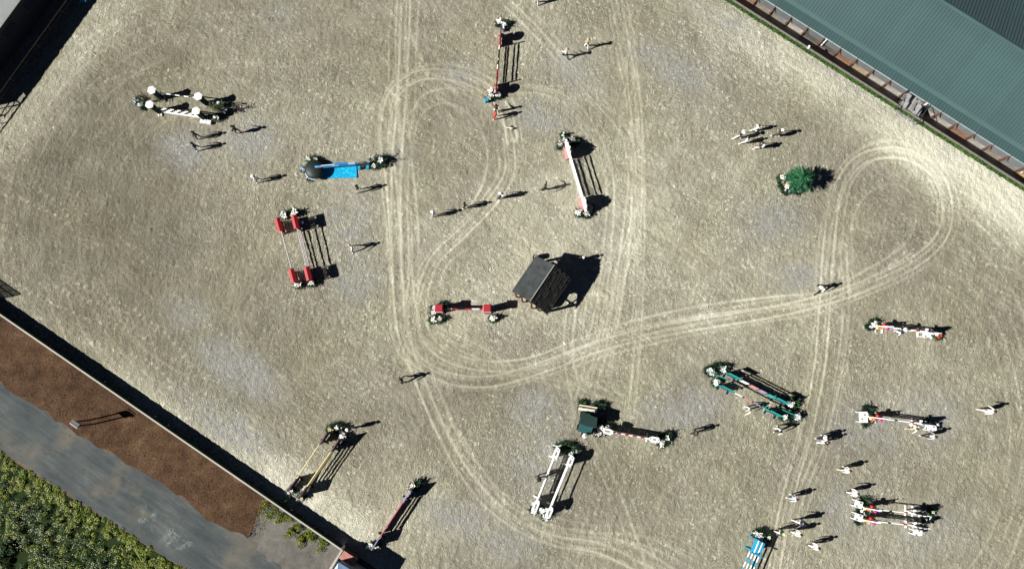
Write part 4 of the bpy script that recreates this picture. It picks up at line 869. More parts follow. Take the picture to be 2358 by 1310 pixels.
# 4 vertical with round red wings, top centre
G4 = 'vertical with round red wings'
r4 = lambda: [('red', 1), ('white', 1), ('black', 2), ('yellow', .5), ('black', 1), ('white', 1), ('red', 2)]
line((1151, 96), (1144, 179), 1.4, [(1.4, r4(), 'red white and black'), (1.1, r4(), 'red white and black'), (.62, r4(), 'red white and black'), (.45, r4(), 'red white and black')], 'vertical with round wings', ('disc', 'red', 'rose', 'red standard with round disc at the top of the vertical', 1.25, 1.7), ('disc', 'red', 'rose', 'red standard with round disc above the fallen white bouquet', 1.25, 1.7), G4)
planter(1148, 52, 'left white flowers at the top of the round winged vertical', W, 'paleblue', 4, .9); planter(1160, 57, 'right white flowers at the top of the round winged vertical', W, 'paleblue', 4, .9); planter(1166, 51, 'dark fern at the top of the round winged vertical', W, 'yellow', 0, .9)
planter(1137, 216, 'large bunch of white flowers under the round winged vertical', W, 'paleblue', 8, 1.1, spread=.4); planter(1148, 219, 'green and white planter right of the large white bunch', W, 'paleblue', 5, .9); planter(1126, 226, 'white flowers on a blue cloth left of the large white bunch', W, 'paleblue', 4, .8)
box_thing(1120, 230, .5, (.32, .3, .5), .3, 'cyan', 'small turquoise box left of the large white flower bunch', 'box', 'turquoise_box')
number_board(1158, 83, .45, 1.4, 'small blue number board beside the upper round red wing'); number_board(1160, 66, .4, 1.5, 'pale blue board beneath the top flowers of round winged vertical')

# 5 white picket gate vertical with shell wings
G5 = 'white picket vertical with shell wings'
ww = [('white', 1)]
A, B, d = line((1314, 358), (1341, 447), 1.5, [(1.5, ww, 'white'), (1.15, ww, 'white')], 'vertical with shell shaped wings', ('shell', 'white', 'rose', 'pink based shell standard covered with white lace, upper one', 1.35, 1.95), ('shell', 'white', 'rose', 'pink based shell standard covered with white lace, lower one', 1.35, 1.95), G5)
gt = thing('picket_gate', 'white picket gate with dipped top hanging between the shell standards', 'gate', ((A.x + B.x) / 2, (A.y + B.y) / 2, 0), math.atan2(d.y, d.x)); L_ = (A - B).length - .1
MB().box((0, -.04, .62), (L_, .11, .10)).obj('top_plank', P('white'), gt); MB().box((0, -.04, .30), (L_, .12, .08)).obj('lower_plank', P('white'), gt)
for i in range(30):
    x = -L_ / 2 + L_ * (i + .5) / 30; hh = .72 + .25 * (2 * abs(i / 29 - .5)) ** 2 + (.12 if i < 6 else 0); MB().box((x, .04, hh / 2 + .08), (.055, .03, hh)).obj('picket', P('white'), gt)
for u, v, l, n in ((1290, 333, 'white flower with dark heart, leftmost above the upper shell standard', 3), (1301, 324, 'white flower with dark heart, middle above the upper shell standard', 3), (1316, 323, 'white flower with dark heart, rightmost above the upper shell standard', 3), (1332, 490, 'white flowers at the left below the lower shell standard', 3), (1349, 493, 'white and red flowers in the middle below the lower shell standard', 4), (1359, 479, 'white and red flowers at the right below the lower shell standard', 4)):
    planter(u, v, l, W, 'red' if 'red' in l else 'maroon', n, 1.0)
planter(1297, 311, 'plain white lily bunch topping the flowers at the shell standard', W, 'white', 2, .8); planter(1325, 325, 'dark fern right of the flowers at the upper shell standard', W, 'yellow', 0, 1.1)
p = g(1297, 312, 0); o = MB().box((0, 0, .38), (.12, .12, .76)).obj('small_post', P('white')); o.location = (p.x, p.y, 0); tag(o, 'short white post above the flowers of the shell winged jump', 'post')

# 6 red pillar vertical beside the shelter
G6 = 'red pillar vertical'
r6 = [('black', 1), ('white', 1.2), ('red', 1.6), ('black', 1.8), ('red', 1.8), ('white', 2), ('red', 1)]
line((1022, 711), (1112, 711), 1.25, [(1.25, r6, 'red white and black'), (.95, r6, 'red white and black'), (.7, [('red', 1)], 'plain red')], 'vertical between square red pillars', ('pillar', 'maroon', 'red', 'square red topped pillar at the left end of the vertical', .7, 1.8), ('pillar', 'maroon', 'red', 'square red topped pillar at the right end of the vertical', .7, 1.8), G6)
planter(999, 709, 'white flowers at the upper left of the left red pillar', W, 'pink', 4, .9); planter(999, 721, 'white flowers left of the left red pillar', W, 'pink', 3, .9); planter(997, 736, 'white flowers at the lower left of the left red pillar', W, 'yellow', 4, 1.0); planter(1012, 735, 'dark fern below the left red pillar', W, 'yellow', 1, 1.0)
planter(1135, 733, 'white flowers below the right red pillar', W, 'yellow', 5, 1.05); planter(1018, 703, 'dark fern above the left red pillar', W, 'yellow', 0, 1.0)
number_board(1017, 705, .4, .2, 'small blue number board above the left red pillar'); number_board(1139, 708, .45, 1.0, 'blue number board in the shade beside the right red pillar')

# 9 teal oxer
G9 = 'teal oxer'
t9 = [('black', .4), ('white', 2.2), ('black', .6), ('rose', 2.4), ('black', .4), ('lilac', 2), ('black', .5), ('teal', 2.2)]
line((1690, 903), (1770, 944), 1.25, [(1.25, t9, 'white red lilac and teal')], 'front line of the teal oxer', ('lantern', 'teal', 'navy', 'teal standard at the left end of the front line of teal oxer', 1.15, 1.6), ('lantern', 'teal', 'navy', 'teal standard at the right end of the front line of teal oxer', 1.15, 1.6), G9)
line((1706, 874), (1786, 915), 1.35, [(1.35, t9, 'white red lilac and teal'), (1.08, t9, 'white red lilac and teal'), (.8, t9, 'white red lilac and teal'), (.62, t9, 'white red lilac and teal')], 'rear line of the teal oxer', ('lantern', 'teal', 'navy', 'teal standard at the left end of the rear line of teal oxer', 1.15, 1.65), ('lantern', 'teal', 'navy', 'teal standard at the right end of the rear line of teal oxer', 1.15, 1.65), G9, [(.42, .28, .06, 'navy', 'dark plank low under the rear poles of the teal oxer')])
for u, v, l, n in ((1632, 853, 'outermost white flowers at the upper left of the teal oxer', 4), (1640, 857, 'second white flowers at the upper left of the teal oxer', 4), (1664, 849, 'round bunch of white flowers above the left of teal oxer', 6), (1649, 881, 'white flowers at the front left corner of the teal oxer', 6),
        (1819, 932, 'white flowers behind the right end of the teal oxer', 6), (1805, 960, 'large white flowers at the front right of the teal oxer', 6), (1835, 959, 'rightmost white flowers at the front of the teal oxer', 6)): planter(u, v, l, W, 'paleblue', n, 1.05)
planter(1652, 846, 'dark fern among the upper left flowers of the teal oxer', W, 'yellow', 0, 1.15); planter(1822, 960, 'green fern between the two front right bunches of teal oxer', W, 'yellow', 0, 1.0); planter(1832, 925, 'dark fern behind the right flowers of the teal oxer', W, 'yellow', 0, 1.2); planter(1672, 845, 'small dark fern right of the round white bunch', W, 'yellow', 0, .9)
c = g(1655, 866, 1.1); pole((c.x - .7, c.y + .3, 1.1), (c.x + .75, c.y - .28, 1.1), [('teal', 1)], 'short teal bar between the upper left flowers of teal oxer', 'poles of the teal oxer', .04)
c = g(1817, 950, 1.0); pole((c.x - .6, c.y + .3, 1.0), (c.x + .65, c.y - .28, 1.0), [('teal', 1)], 'short teal bar between the right flowers of teal oxer', 'poles of the teal oxer', .04)

# 10 to 12 butterfly jumps on the right
s10 = [('white', 2.6), ('black', .7), ('white', 3), ('red', .9), ('white', 1.2)]
def bfly(A_, B_, z, zs, desc, grp, tag_, sch=None):
    line(A_, B_, z, [(q, sch or s10, 'white black and red') for q in zs], desc, ('butterfly', 'white', 'white', f'orange and purple butterfly painted standard of the {tag_}', 1.15, 2.0), ('rocket', 'white', 'charcoal', f'white slatted rounded standard of the {tag_}', 1.35, 1.9), grp)
bfly((2051, 754), (2128, 763), 1.25, (1.25, .95, .65), 'upper right single jump', 'upper right butterfly jump', 'upper right single jump')
bfly((2036, 964), (2114, 974), 1.25, (1.25, .95, .65), 'middle right single jump', 'middle right butterfly jump', 'middle right single jump')
bfly((2024, 1173), (2100, 1181), 1.3, (1.3,), 'rear line of lower right butterfly oxer', 'lower right butterfly oxer', 'rear line of lower right oxer')
bfly((2020, 1200), (2100, 1209), 1.2, (1.2, .92, .6), 'front line of lower right butterfly oxer', 'lower right butterfly oxer', 'front line of lower right oxer')
planter(2013, 750, 'white flowers at the left of the upper right jump', W, 'paleblue', 4, 1.0); planter(2004, 753, 'dark fern with one white flower, leftmost of upper right jump', W, 'paleblue', 1, .9); planter(2014, 742, 'dark fern above the flowers of the upper right jump', W, 'paleblue', 1, 1.0); planter(2162, 774, 'green and red planter at the right of upper right jump', 'brightred', 'orange', 3, .9)
def white_stool(u, v, label, rz=0, sx=.62, sy=.8):
    c = g(u, v, .7); t = thing('flower_stand', label, 'stand', (c.x, c.y, 0), rz, 'white flower stands of the butterfly jumps')
    MB().box((0, 0, .7), (sx, sy, .04)).obj('top', P('white'), t)
    for a in (-1, 1):
        for b_ in (-1, 1): MB().box((a * (sx / 2 - .05), b_ * (sy / 2 - .05), .34), (.06, .06, .68)).obj('leg', P('white'), t)
    for a in (-1, 1): MB().box((a * .12, a * .18, .73), (.16, .16, .02)).obj('hole', P('grey'), t)
white_stool(1988, 960, 'square white flower stand left of the middle right jump', 0, .75, .95); white_stool(1977, 1161, 'upper white flower stand left of the lower right oxer', -.3, .7, .6); white_stool(1977, 1191, 'lower white flower stand left of the lower right oxer', -.3, .7, .6)
white_stool(2113, 1226, 'white flower stand below the right end of lower right oxer', -.1, .8, .45); white_stool(2134, 770, 'white stand under the right standard of upper right jump', -.1, .7, .5); white_stool(2146, 987, 'white stand under the right standard of middle right jump', -.1, .8, .4)
planter(1998, 956, 'white flowers on the stand of the middle right jump', W, 'paleblue', 5, 1.0, z=.8); planter(2000, 943, 'spiky green fern above the square white flower stand', W, 'yellow', 0, 1.1); planter(1996, 977, 'fresh green fern below the square white flower stand', W, 'yellow', 0, .8); planter(2008, 969, 'pale pink blossoms beside the butterfly standard of middle jump', 'pink', 'magenta', 3, .7)
planter(1983, 1181, 'white flower between the two white stands of the lower oxer', W, 'paleblue', 3, 1.0); planter(1992, 1156, 'spiky dark fern above the flowers of lower right oxer', W, 'yellow', 0, 1.1); planter(1979, 1203, 'fresh green fern at the lowest left of lower right oxer', W, 'yellow', 0, .8); planter(1990, 1189, 'dark fern behind the lower white stand of lower oxer', W, 'yellow', 0, .95)
planter(2136, 1195, 'white flower inside the right end of lower right oxer', W, 'paleblue', 3, 1.0); planter(2146, 1178, 'dark leafy fern at the right end of lower right oxer', W, 'yellow', 1, 1.0); planter(2140, 974, 'dark fern among the white slats of middle right jump', W, 'yellow', 1, .9); planter(2159, 982, 'small pale planter at the far right of middle right jump', 'paleblue', 'white', 2, .7)

# 13 red and white plank jump, utility cart and log bench
G13 = 'red and white plank jump beside the green cart'
line((1413, 995), (1492, 1009), 1.2, [(1.2, bands('white', 'red', 9), 'red and white'), (.95, ww, 'white'), (.7, ww, 'white')], 'plank jump by the green cart', ('scroll', 'white', 'white', 'white scrolled standard near the cart at the left of plank jump', .95, 1.5), ('scroll', 'white', 'white', 'white scrolled standard at the right end of the plank jump', .95, 1.3), G13,
     [(1.02, .14, .13, 'white', 'white plank fixed under the red and white pole'), (.35, .45, .06, 'white', 'low white filler plank of the plank jump by the cart')])
planter(1381, 984, 'white flowers with red heart right of the green cart', W, 'maroon', 4, 1.05); planter(1377, 997, 'red and white flowers below right of the green cart', W, 'red', 4, 1.0); planter(1402, 984, 'small white flowers between cart and white scrolled standard', W, 'yellow', 3, .8); planter(1390, 975, 'dark fern right of the green cart', W, 'yellow', 0, 1.2); planter(1391, 998, 'small white flowers left of the white scrolled standard', W, 'yellow', 2, .7)
planter(1523, 1021, 'white flowers at the right end of the plank jump', W, 'yellow', 5, 1.05); planter(1531, 1010, 'dark fern at the right end of the plank jump', W, 'yellow', 2, 1.25); planter(1537, 1003, 'rearmost dark fern right of the plank jump', W, 'yellow', 0, 1.1)
planter(1341, 929, 'green fern at the left end of the pale log bench', W, 'yellow', 0, .95); planter(1376, 932, 'left green fern above the right end of the log bench', W, 'yellow', 0, .95); planter(1389, 935, 'right green fern beyond the right end of the log bench', W, 'yellow', 0, .9)
c = g(1354, 941, .6); t = thing('log_bench', 'pale round log seat with a dark gap above the green cart', 'bench', (c.x, c.y, 0), -.16)
MB().tube((-.85, -.08, .5), (.8, -.08, .5), .15, 10).obj('log', P('cream'), t); MB().tube((-.8, .22, .55), (.8, .22, .55), .07, 8).obj('rail', P('cream'), t); MB().tube((-.86, -.08, .5), (-.90, -.08, .5), .16, 10).obj('end_cap', P('black'), t)
for x in (-.6, .6): MB().box((x, .05, .25), (.12, .4, .5)).obj('leg', P('brown'), t)
# cart: canopy, hood, wheels
c = g(1354, 973, 1.7); cart = thing('utility_cart', 'small dark green utility cart with ribbed canopy roof', 'cart', (c.x, c.y, 0), math.radians(-105))
CG = mat('cart_green', (.022, .045, .042), .45, .15, 2); CGL = mat('cart_hood', (.02, .075, .08), .4, .1, 2)
MB().slab([(-.62, -.72), (.28, -.80), (.34, 0), (.28, .80), (-.62, .72), (-.68, 0)], 1.66, 1.72).obj('canopy', CG, cart)
for i in range(8): MB().box((-.18, -.65 + i * .186, 1.74), (.86, .06, .035)).obj('canopy_rib', CG, cart)
for x in (-.55, .3):
    for y in (-.5, .5): MB().tube((x, y, .75), (x, y, 1.66), .03, 6).obj('canopy_post', P('charcoal'), cart)
MB().box((.08, 0, .55), (1.6, 1.1, .45)).obj('body', CG, cart)
MB().prism([(.3, .6), (1.02, .55), (.95, .92), (.42, 1.35), (.3, 1.35)], -.56, .56).obj('hood', CGL, cart); MB().box((.40, 0, 1.45), (.04, 1.1, .45), 0, 0, (-.5, 'Y')).obj('windscreen', mat('screen_glass', (.03, .10, .11), .15, .1, 1, 0, 0, .6), cart)
MB().box((-.2, 0, .9), (.45, 1.0, .25)).obj('seat', P('charcoal'), cart); MB().box((-.6, 0, .85), (.3, 1.05, .2)).obj('cargo_bed', CG, cart)
for x in (-.48, .66):
    for y in (-.58, .58): MB().tube((x, y - .09, .27), (x, y + .09, .27), .27, 14).obj('wheel', P('black'), cart)

# 14 white oxer
G14 = 'plain white oxer'
line((1274, 1060), (1240, 1147), 1.2, [(1.2, ww, 'white'), (.85, ww, 'white')], 'front line of the white oxer', ('scroll', 'white', 'white', 'white scrolled standard at the top of the front line, white oxer', 1.1, 1.3), ('scroll', 'white', 'white', 'white scrolled standard at the bottom of the front line, white oxer', 1.2, 1.3), G14, [(1.1, .10, .20, 'white', 'wide white plank on the front line of the white oxer')])
line((1306, 1078), (1271, 1163), 1.3, [(1.3, ww, 'white'), (.55, ww, 'white')], 'rear line of the white oxer', ('scroll', 'white', 'white', 'white standard at the top of the rear line, white oxer', 1.1, 1.45), ('scroll', 'white', 'white', 'white standard at the bottom of the rear line, white oxer', 1.1, 1.4), G14)
for u, v, l, n in ((1284, 1031, 'white flowers at the upper left end of the white oxer', 6), (1316, 1046, 'small white flowers at the upper right end of the white oxer', 4), (1229, 1176, 'white flower at the lower left corner of the white oxer', 4), (1248, 1174, 'white flowers in the middle below the white oxer', 5), (1256, 1190, 'lowest white flowers below the white oxer', 5)): planter(u, v, l, W, 'paleblue', n, .95)
planter(1296, 1029, 'left dark fern above the white oxer', W, 'yellow', 0, 1.2); planter(1311, 1033, 'right dark fern above the white oxer', W, 'yellow', 0, 1.2); planter(1326, 1040, 'dark fern behind the small white flowers of white oxer', W, 'yellow', 1, 1.1); planter(1262, 1182, 'green fern beside the lowest flowers of the white oxer', W, 'yellow', 0, .9)
# 15 yellow and black oxer
G15 = 'yellow and black oxer'; yy = [('yellow', 1)]
line((735, 1024), (684, 1100), 1.25, [(1.25, yy, 'pale yellow')], 'front line of the black winged oxer', ('slant', 'charcoal', 'plum', 'black standard at the top of the front line, yellow poled oxer', 1.2, 1.5), ('slant', 'charcoal', 'plum', 'black standard at the bottom of the front line, yellow poled oxer', 1.2, 1.5), G15)
line((761, 1041), (708, 1118), 1.35, [(1.35, yy, 'pale yellow'), (1.05, yy, 'pale yellow'), (.75, yy, 'pale yellow'), (.45, yy, 'pale yellow')], 'rear line of the black winged oxer', ('slant', 'charcoal', 'plum', 'black standard at the top of the rear line, yellow poled oxer', 1.2, 1.6), ('slant', 'charcoal', 'plum', 'black standard at the bottom of the rear line, yellow poled oxer', 1.2, 1.6), G15)
planter(759, 989, 'yellow and white flowers at the top of the black winged oxer', 'yellow', 'white', 4, .95); planter(781, 988, 'dark fern with white flowers above the black winged oxer', W, 'yellow', 2, 1.1); planter(788, 1004, 'large white flowers with pink hearts by the black winged oxer', W, 'pink', 5, 1.0); planter(770, 985, 'dark fern between the top flowers of black winged oxer', W, 'yellow', 0, 1.1)
planter(669, 1130, 'white flowers against the fence at the lower left standard', W, 'yellow', 5, .95); planter(691, 1145, 'cream flowers at the lowest end of the black winged oxer', 'cream', 'yellow', 5, .95)
number_board(782, 1027, .45, -.9, 'blue number board at the black winged oxer with yellow poles')
# 16 pink plank vertical
G16 = 'pink plank vertical'
line((927, 1157), (876, 1234), 1.2, [(1.2, [('pink', 1)], 'pink'), (.8, [('pink', 1)], 'pink')], 'pink plank vertical', ('slant', 'charcoal', 'lilac', 'dark standard at the top of the pink plank vertical', 1.2, 1.55), ('slant', 'charcoal', 'lilac', 'dark standard at the bottom of the pink plank vertical', 1.2, 1.5), G16,
     [(.32, .5, .06, 'maroon', 'dark red filler plank under the pink poles'), (1.1, .12, .09, 'pink', 'pink plank under the top pink pole')])
planter(950, 1120, 'white flowers at the top of the pink plank vertical', W, 'yellow', 5, .95); planter(960, 1115, 'dark fern at the top of the pink plank vertical', W, 'yellow', 0, 1.2); planter(857, 1257, 'white flowers at the bottom of the pink plank vertical', W, 'yellow', 4, .95); planter(868, 1256, 'dark fern at the bottom of the pink plank vertical', W, 'yellow', 1, .9)
number_board(951, 1139, .5, -.9, 'blue number board on the dark standard of pink vertical')
# 17 blue and white jump leaving the bottom edge
G17 = 'blue and white jump at the bottom edge'
cw = [('white', 1), ('cyan', .8), ('white', .9), ('cyan', .8), ('white', 1), ('cyan', .8), ('white', 1)]
A = g(1741, 1277, 1.2); d0 = (g(1741, 1277, 1.2) - g(1719, 1330, 1.2)).normalized(); sd_ = Vector((-d0.y, d0.x, 0))
for i, (off, z, nm) in enumerate(((-.28, .45, 'leftmost low'), (-.1, .7, 'second from left'), (.08, 1.0, 'third from left'), (.24, 1.28, 'rightmost high'))):
    a = A + sd_ * -off; pole((a.x, a.y, z), (a.x - d0.x * 3.4, a.y - d0.y * 3.4, z), cw, f'{nm} white and blue banded pole at the bottom edge', 'poles of the ' + G17)
wing(A + d0 * .05, d0, 'block', 'cyan', 'white', 'bright blue and white standard of the jump at the bottom edge', 'standards of the ' + G17, 1.2, 1.4)
wing(A - d0 * 3.5, -d0, 'block', 'cyan', 'white', 'blue standard at the near end of the blue jump', 'standards of the ' + G17, 1.2, 1.4)
planter(1744, 1230, 'white flowers behind the bright blue standard', W, 'paleblue', 6, 1.0); planter(1756, 1240, 'pale blue flowers right of the bright blue standard', 'paleblue', 'white', 5, .9); planter(1757, 1229, 'dark fern above the bright blue standard', W, 'yellow', 0, 1.15); planter(1760, 1250, 'grey green round planter beside the bright blue standard', 'khaki', 'white', 2, .8); planter(1768, 1236, 'dark fern with small flowers right of blue standard', W, 'yellow', 1, 1.1)

# 7 potted pine display
c = g(1843, 412, 1.6); tree = thing('pine_tree', 'bushy potted green pine with its shadow, right of the group of people', 'tree', (c.x, c.y, 0))
MB().tube((0, 0, 0), (0, 0, 2.5), .06, 8, 0, .02).obj('trunk', P('brown'), tree)
N1, N2, N3 = mat('needle_dark', (.008, .055, .022), .6, .4, 2), mat('needle_mid', (.022, .14, .055), .6, .4, 2), mat('needle_blue', (.05, .21, .10), .6, .3, 2)
mb = MB()
for k in range(230):
    a = random.uniform(0, 6.28); z = random.uniform(.35, 2.5); R = 1.38 * (1 - ((z - 1.15) / 1.6) ** 2) * random.uniform(.6, 1.05); d_ = Vector((math.cos(a), math.sin(a), random.uniform(-.1, .5)))
    p0 = Vector((0, 0, z)); p1 = p0 + d_ * max(R, .15); s = Vector((-math.sin(a), math.cos(a), 0)); mi = random.randrange(3)
    for j in range(14):
        q = p0.lerp(p1, .25 + .75 * j / 14); 
        for e in (-1, 1, 0):
            tip = q + (s * e * random.uniform(.10, .2) + d_ * random.uniform(.08, .2) + Vector((0, 0, random.uniform(-.05, .12)))); w_ = s.cross(d_) * .018 + d_ * .02
            mb.add([q - w_, q + w_, tip], [(0, 1, 2)], mi)
mb.obj('crown', [N1, N2, N3], tree)
planter(1801, 410, 'white flowers with blue heart at the upper left of the pine', W, 'navy', 3, 1.1, spiky=False); planter(1811, 438, 'white flowers with blue heart at the lower left of the pine', W, 'navy', 3, 1.1, spiky=False); planter(1836, 437, 'white blossoms at the foot of the pine', W, 'white', 3, 1.0); planter(1824, 404, 'small pale blossoms on dark leaves above the pink ball', 'paleblue', 'white', 3, .9); planter(1802, 424, 'yellow green leafy pot left of the pink ball', 'olive', 'yellow', 2, 1.0); planter(1827, 428, 'low green pot between pink ball and pine', 'olive', 'yellow', 0, 1.0)
c = g(1818, 422, .6); o = MB().ball((0, 0, .5), .32, 14, 9).obj('garden_ball', mat('ball_pink', (.52, .30, .24), .6)); o.location = (c.x, c.y, 0); tag(o, 'round pale pink ball among the flowers by the pine', 'ball')

# centre shelter with pitched roof
ZR, ZE = 3.45, 2.1
T1, T2, E1_, E2_ = g(1277, 610, ZR), g(1220.5, 694, ZR), g(1231.6, 590.4, ZE), g(1182, 669.8, ZE)
sh = thing('shelter', 'small open timber shelter with dark grey pitched roof in the arena centre', 'shelter')
ax = (T2 - T1); Lr = ax.length; ax.normalize(); nl = ((E1_ + E2_) / 2 - (T1 + T2) / 2); nl.z = 0; half = nl.length; nl.normalize(); mid = (T1 + T2) / 2; mid.z = 0
def SHP(a, b_, z): return mid + ax * a + nl * b_ + Vector((0, 0, z))
RF = mat('roof_felt', (.034, .040, .041), .7, .5, 1.6, .35); RF2 = mat('shingle_dark', (.032, .032, .030), .85, .6, 3)
SLp = (ZR - ZE) / half
rows = 8; cols_ = 14; gap = .035
for side, mt in ((1, RF), (-1, RF2)):
    for r in range(rows):
        b0 = half * r / rows; b1 = half * (r + 1) / rows + .03; z0 = ZR - SLp * b0 + .012; z1 = ZR - SLp * b1 + .03
        if side == 1:    # felt strips, long
            for c_ in range(3):
                a0 = -Lr / 2 + Lr * c_ / 3; a1 = a0 + Lr / 3 - .006
                mb = MB(); mb.add([SHP(a0, b0, z0), SHP(a1, b0, z0), SHP(a1, b1, z1), SHP(a0, b1, z1), SHP(a0, b1, z1 - .03), SHP(a1, b1, z1 - .03)], [(0, 1, 2, 3), (3, 2, 5, 4)]); mb.obj('felt_strip', mt, sh)
        else:
            for c_ in range(cols_):
                sft = (.5 if r % 2 else 0); a0 = -Lr / 2 + Lr * (c_ + sft) / cols_; a1 = min(a0 + Lr / cols_ - gap, Lr / 2); dz = random.uniform(-.01, .05)
                mb = MB(); mb.add([SHP(a0, -b0, z0), SHP(a1, -b0, z0), SHP(a1, -b1, z1 + dz), SHP(a0, -b1, z1 + dz), SHP(a0, -b1, z1 - .04), SHP(a1, -b1, z1 - .04)], [(3, 2, 1, 0), (4, 5, 2, 3)]); mb.obj('shingle', mt, sh)
MB().add([SHP(-Lr / 2, half, ZE - .03), SHP(Lr / 2, half, ZE - .03), SHP(Lr / 2, 0, ZR - .03), SHP(-Lr / 2, 0, ZR - .03), SHP(Lr / 2, -half, ZE - .03), SHP(-Lr / 2, -half, ZE - .03)], [(0, 1, 2, 3), (3, 2, 4, 5)]).obj('roof_deck', P('brown'), sh)
MB().tube(SHP(-Lr / 2, 0, ZR + .03), SHP(Lr / 2, 0, ZR + .03), .05, 6).obj('ridge', mat('ridge_pale', (.25, .25, .22), .7), sh)
for a in (-1, 1):
    for b_ in (-1, 1):
        q = SHP(a * (Lr / 2 - .25), b_ * (half - .3), 0); MB().box((q.x, q.y, (ZE + .2) / 2), (.18, .18, ZE + .2), math.atan2(ax.y, ax.x)).obj('post', P('brown'), sh)
        MB().tube(SHP(a * (Lr / 2 - .25), b_ * (half - .3), 1.35), SHP(a * (Lr / 2 - .95), b_ * (half - .3), 2.05), .07, 6).obj('brace', P('brown'), sh)
    MB().tube(SHP(a * (Lr / 2 - .25), half - .2, ZE), SHP(a * (Lr / 2 - .25), -half + .2, ZE), .08, 6).obj('tie_beam', P('brown'), sh); MB().tube(SHP(a * (Lr / 2 - .25), 0, 0), SHP(a * (Lr / 2 - .25), 0, ZR - .1), .07, 6).obj('king_post', P('brown'), sh)
MB().slab([SHP(-Lr / 2 + .4, half - .4, 0), SHP(Lr / 2 - .4, half - .4, 0), SHP(Lr / 2 - .4, -half + .4, 0), SHP(-Lr / 2 + .4, -half + .4, 0)], -.05, 1.2).obj('stored_boards', P('brown'), sh)
def barrel(u, v, label, h=.85):
    c = g(u, v, h); t = thing('barrel', label, 'barrel', (c.x, c.y, 0), 0, 'dark rimmed barrels around the shelter'); n = 18
    prof = [(.23, 0), (.27, h * .3), (.275, h * .5), (.27, h * .75), (.245, h)]; mb = MB()
    vs = [(r * math.cos(2 * PI * i / n), r * math.sin(2 * PI * i / n), z) for r, z in prof for i in range(n)]; mb.add(vs, [(j * n + i, j * n + (i + 1) % n, (j + 1) * n + (i + 1) % n, (j + 1) * n + i) for j in range(4) for i in range(n)]); mb.obj('staves', P('brown'), t)
    mb = MB(); vs = [(r * math.cos(2 * PI * i / n), r * math.sin(2 * PI * i / n), z) for r, z in ((.255, h - .04), (.255, h + .01), (.20, h + .01), (.20, h - .08)) for i in range(n)]; mb.add(vs, [(j * n + i, j * n + (i + 1) % n, (j + 1) * n + (i + 1) % n, (j + 1) * n + i) for j in range(3) for i in range(n)]); mb.obj('rim', P('charcoal'), t)
    MB().tube((0, 0, h - .07), (0, 0, h - .05), .20, 14).obj('fill', mat('sand_fill', (.42, .32, .23), .9), t)
barrel(1193, 678, 'open barrel nearest the left corner under the shelter eave'); barrel(1206.5, 689, 'open barrel in the middle under the shelter gable'); barrel(1228.5, 704, 'open barrel under the dark side of the shelter gable'); barrel(1233, 592, 'barrel at the upper corner of the shelter casting a rounded shadow'); barrel(1244, 709, 'darkest barrel at the lower corner of the shelter')
c = g(1257, 713, .3); t = thing('spiky_planter', 'small white trough with dark spiky stems below the shelter', 'planter', (c.x, c.y, 0), -.5)
MB().box((0, 0, .12), (.5, .22, .24)).obj('trough', P('white'), t); MB().tube((-.1, 0, .2), (-.2, .05, .75), .04, 5).obj('stem', P('black'), t); MB().tube((.12, 0, .2), (.25, -.1, .8), .04, 5).obj('stem', P('black'), t); MB().ball((.28, -.1, .8), .07).obj('bud', P('white'), t)
for u, v, l in ((392, 177, 'tiny white stone on the sand above the lantern towers'), (28, 641, 'tiny white stone near the left edge'), (636, 28, 'tiny white stone near the top left of the arena'), (972, 310, 'tiny white stone inside the oval wheel track')):
    c = g(u, v); o = MB().ball((0, 0, .03), .075, 7, 5, 0, (1, .8, .6)).obj('white_stone', P('white')); o.location = c; tag(o, l, 'stone')
for u, v, l in ((623, 45, 'left ring shaped irrigation lid in grey sand, top left'), (645, 47, 'right ring shaped irrigation lid in grey sand, top left')):
    c = g(u, v); n = 16; mb = MB(); vs = [(r * math.cos(2 * PI * i / n), r * math.sin(2 * PI * i / n), z) for r, z in ((.24, 0), (.23, .03), (.19, .03), (.18, 0)) for i in range(n)]; mb.add(vs, [(j * n + i, j * n + (i + 1) % n, (j + 1) * n + (i + 1) % n, (j + 1) * n + i) for j in range(3) for i in range(n)]); o = mb.obj('ring_lid', mat('lid_sandy', (.22, .20, .15), .9)); o.location = (c.x, c.y, .02); tag(o, l, 'lid')

# ------------------------------------------------------------------ people: one skinned body each
SK = {}
def skin_body(pose, key):
    """pose: list of (name, (x,y,z), radius, parent); returns mesh with one continuous surface"""
    me = bpy.data.meshes.new('body'); names = [p[0] for p in pose]
    me.from_pydata([p[1] for p in pose], [(names.index(p[3]), i) for i, p in enumerate(pose) if p[3]], []); o = bpy.data.objects.new('tmp', me); C.objects.link(o)
    sk = o.modifiers.new('s', 'SKIN'); sd2 = o.modifiers.new('d', 'SUBSURF'); sd2.levels = 1; sd2.render_levels = 1
    for i, p in enumerate(pose):
        r = p[2]; d = me.skin_vertices[0].data[i]; d.radius = r if isinstance(r, tuple) else (r, r); d.use_root = (i == 0)
    dg = bpy.context.evaluated_depsgraph_get(); m2 = bpy.data.meshes.new_from_object(o.evaluated_get(dg)); bpy.data.objects.remove(o); bpy.data.meshes.remove(me); m2.name = 'person'
    return m2
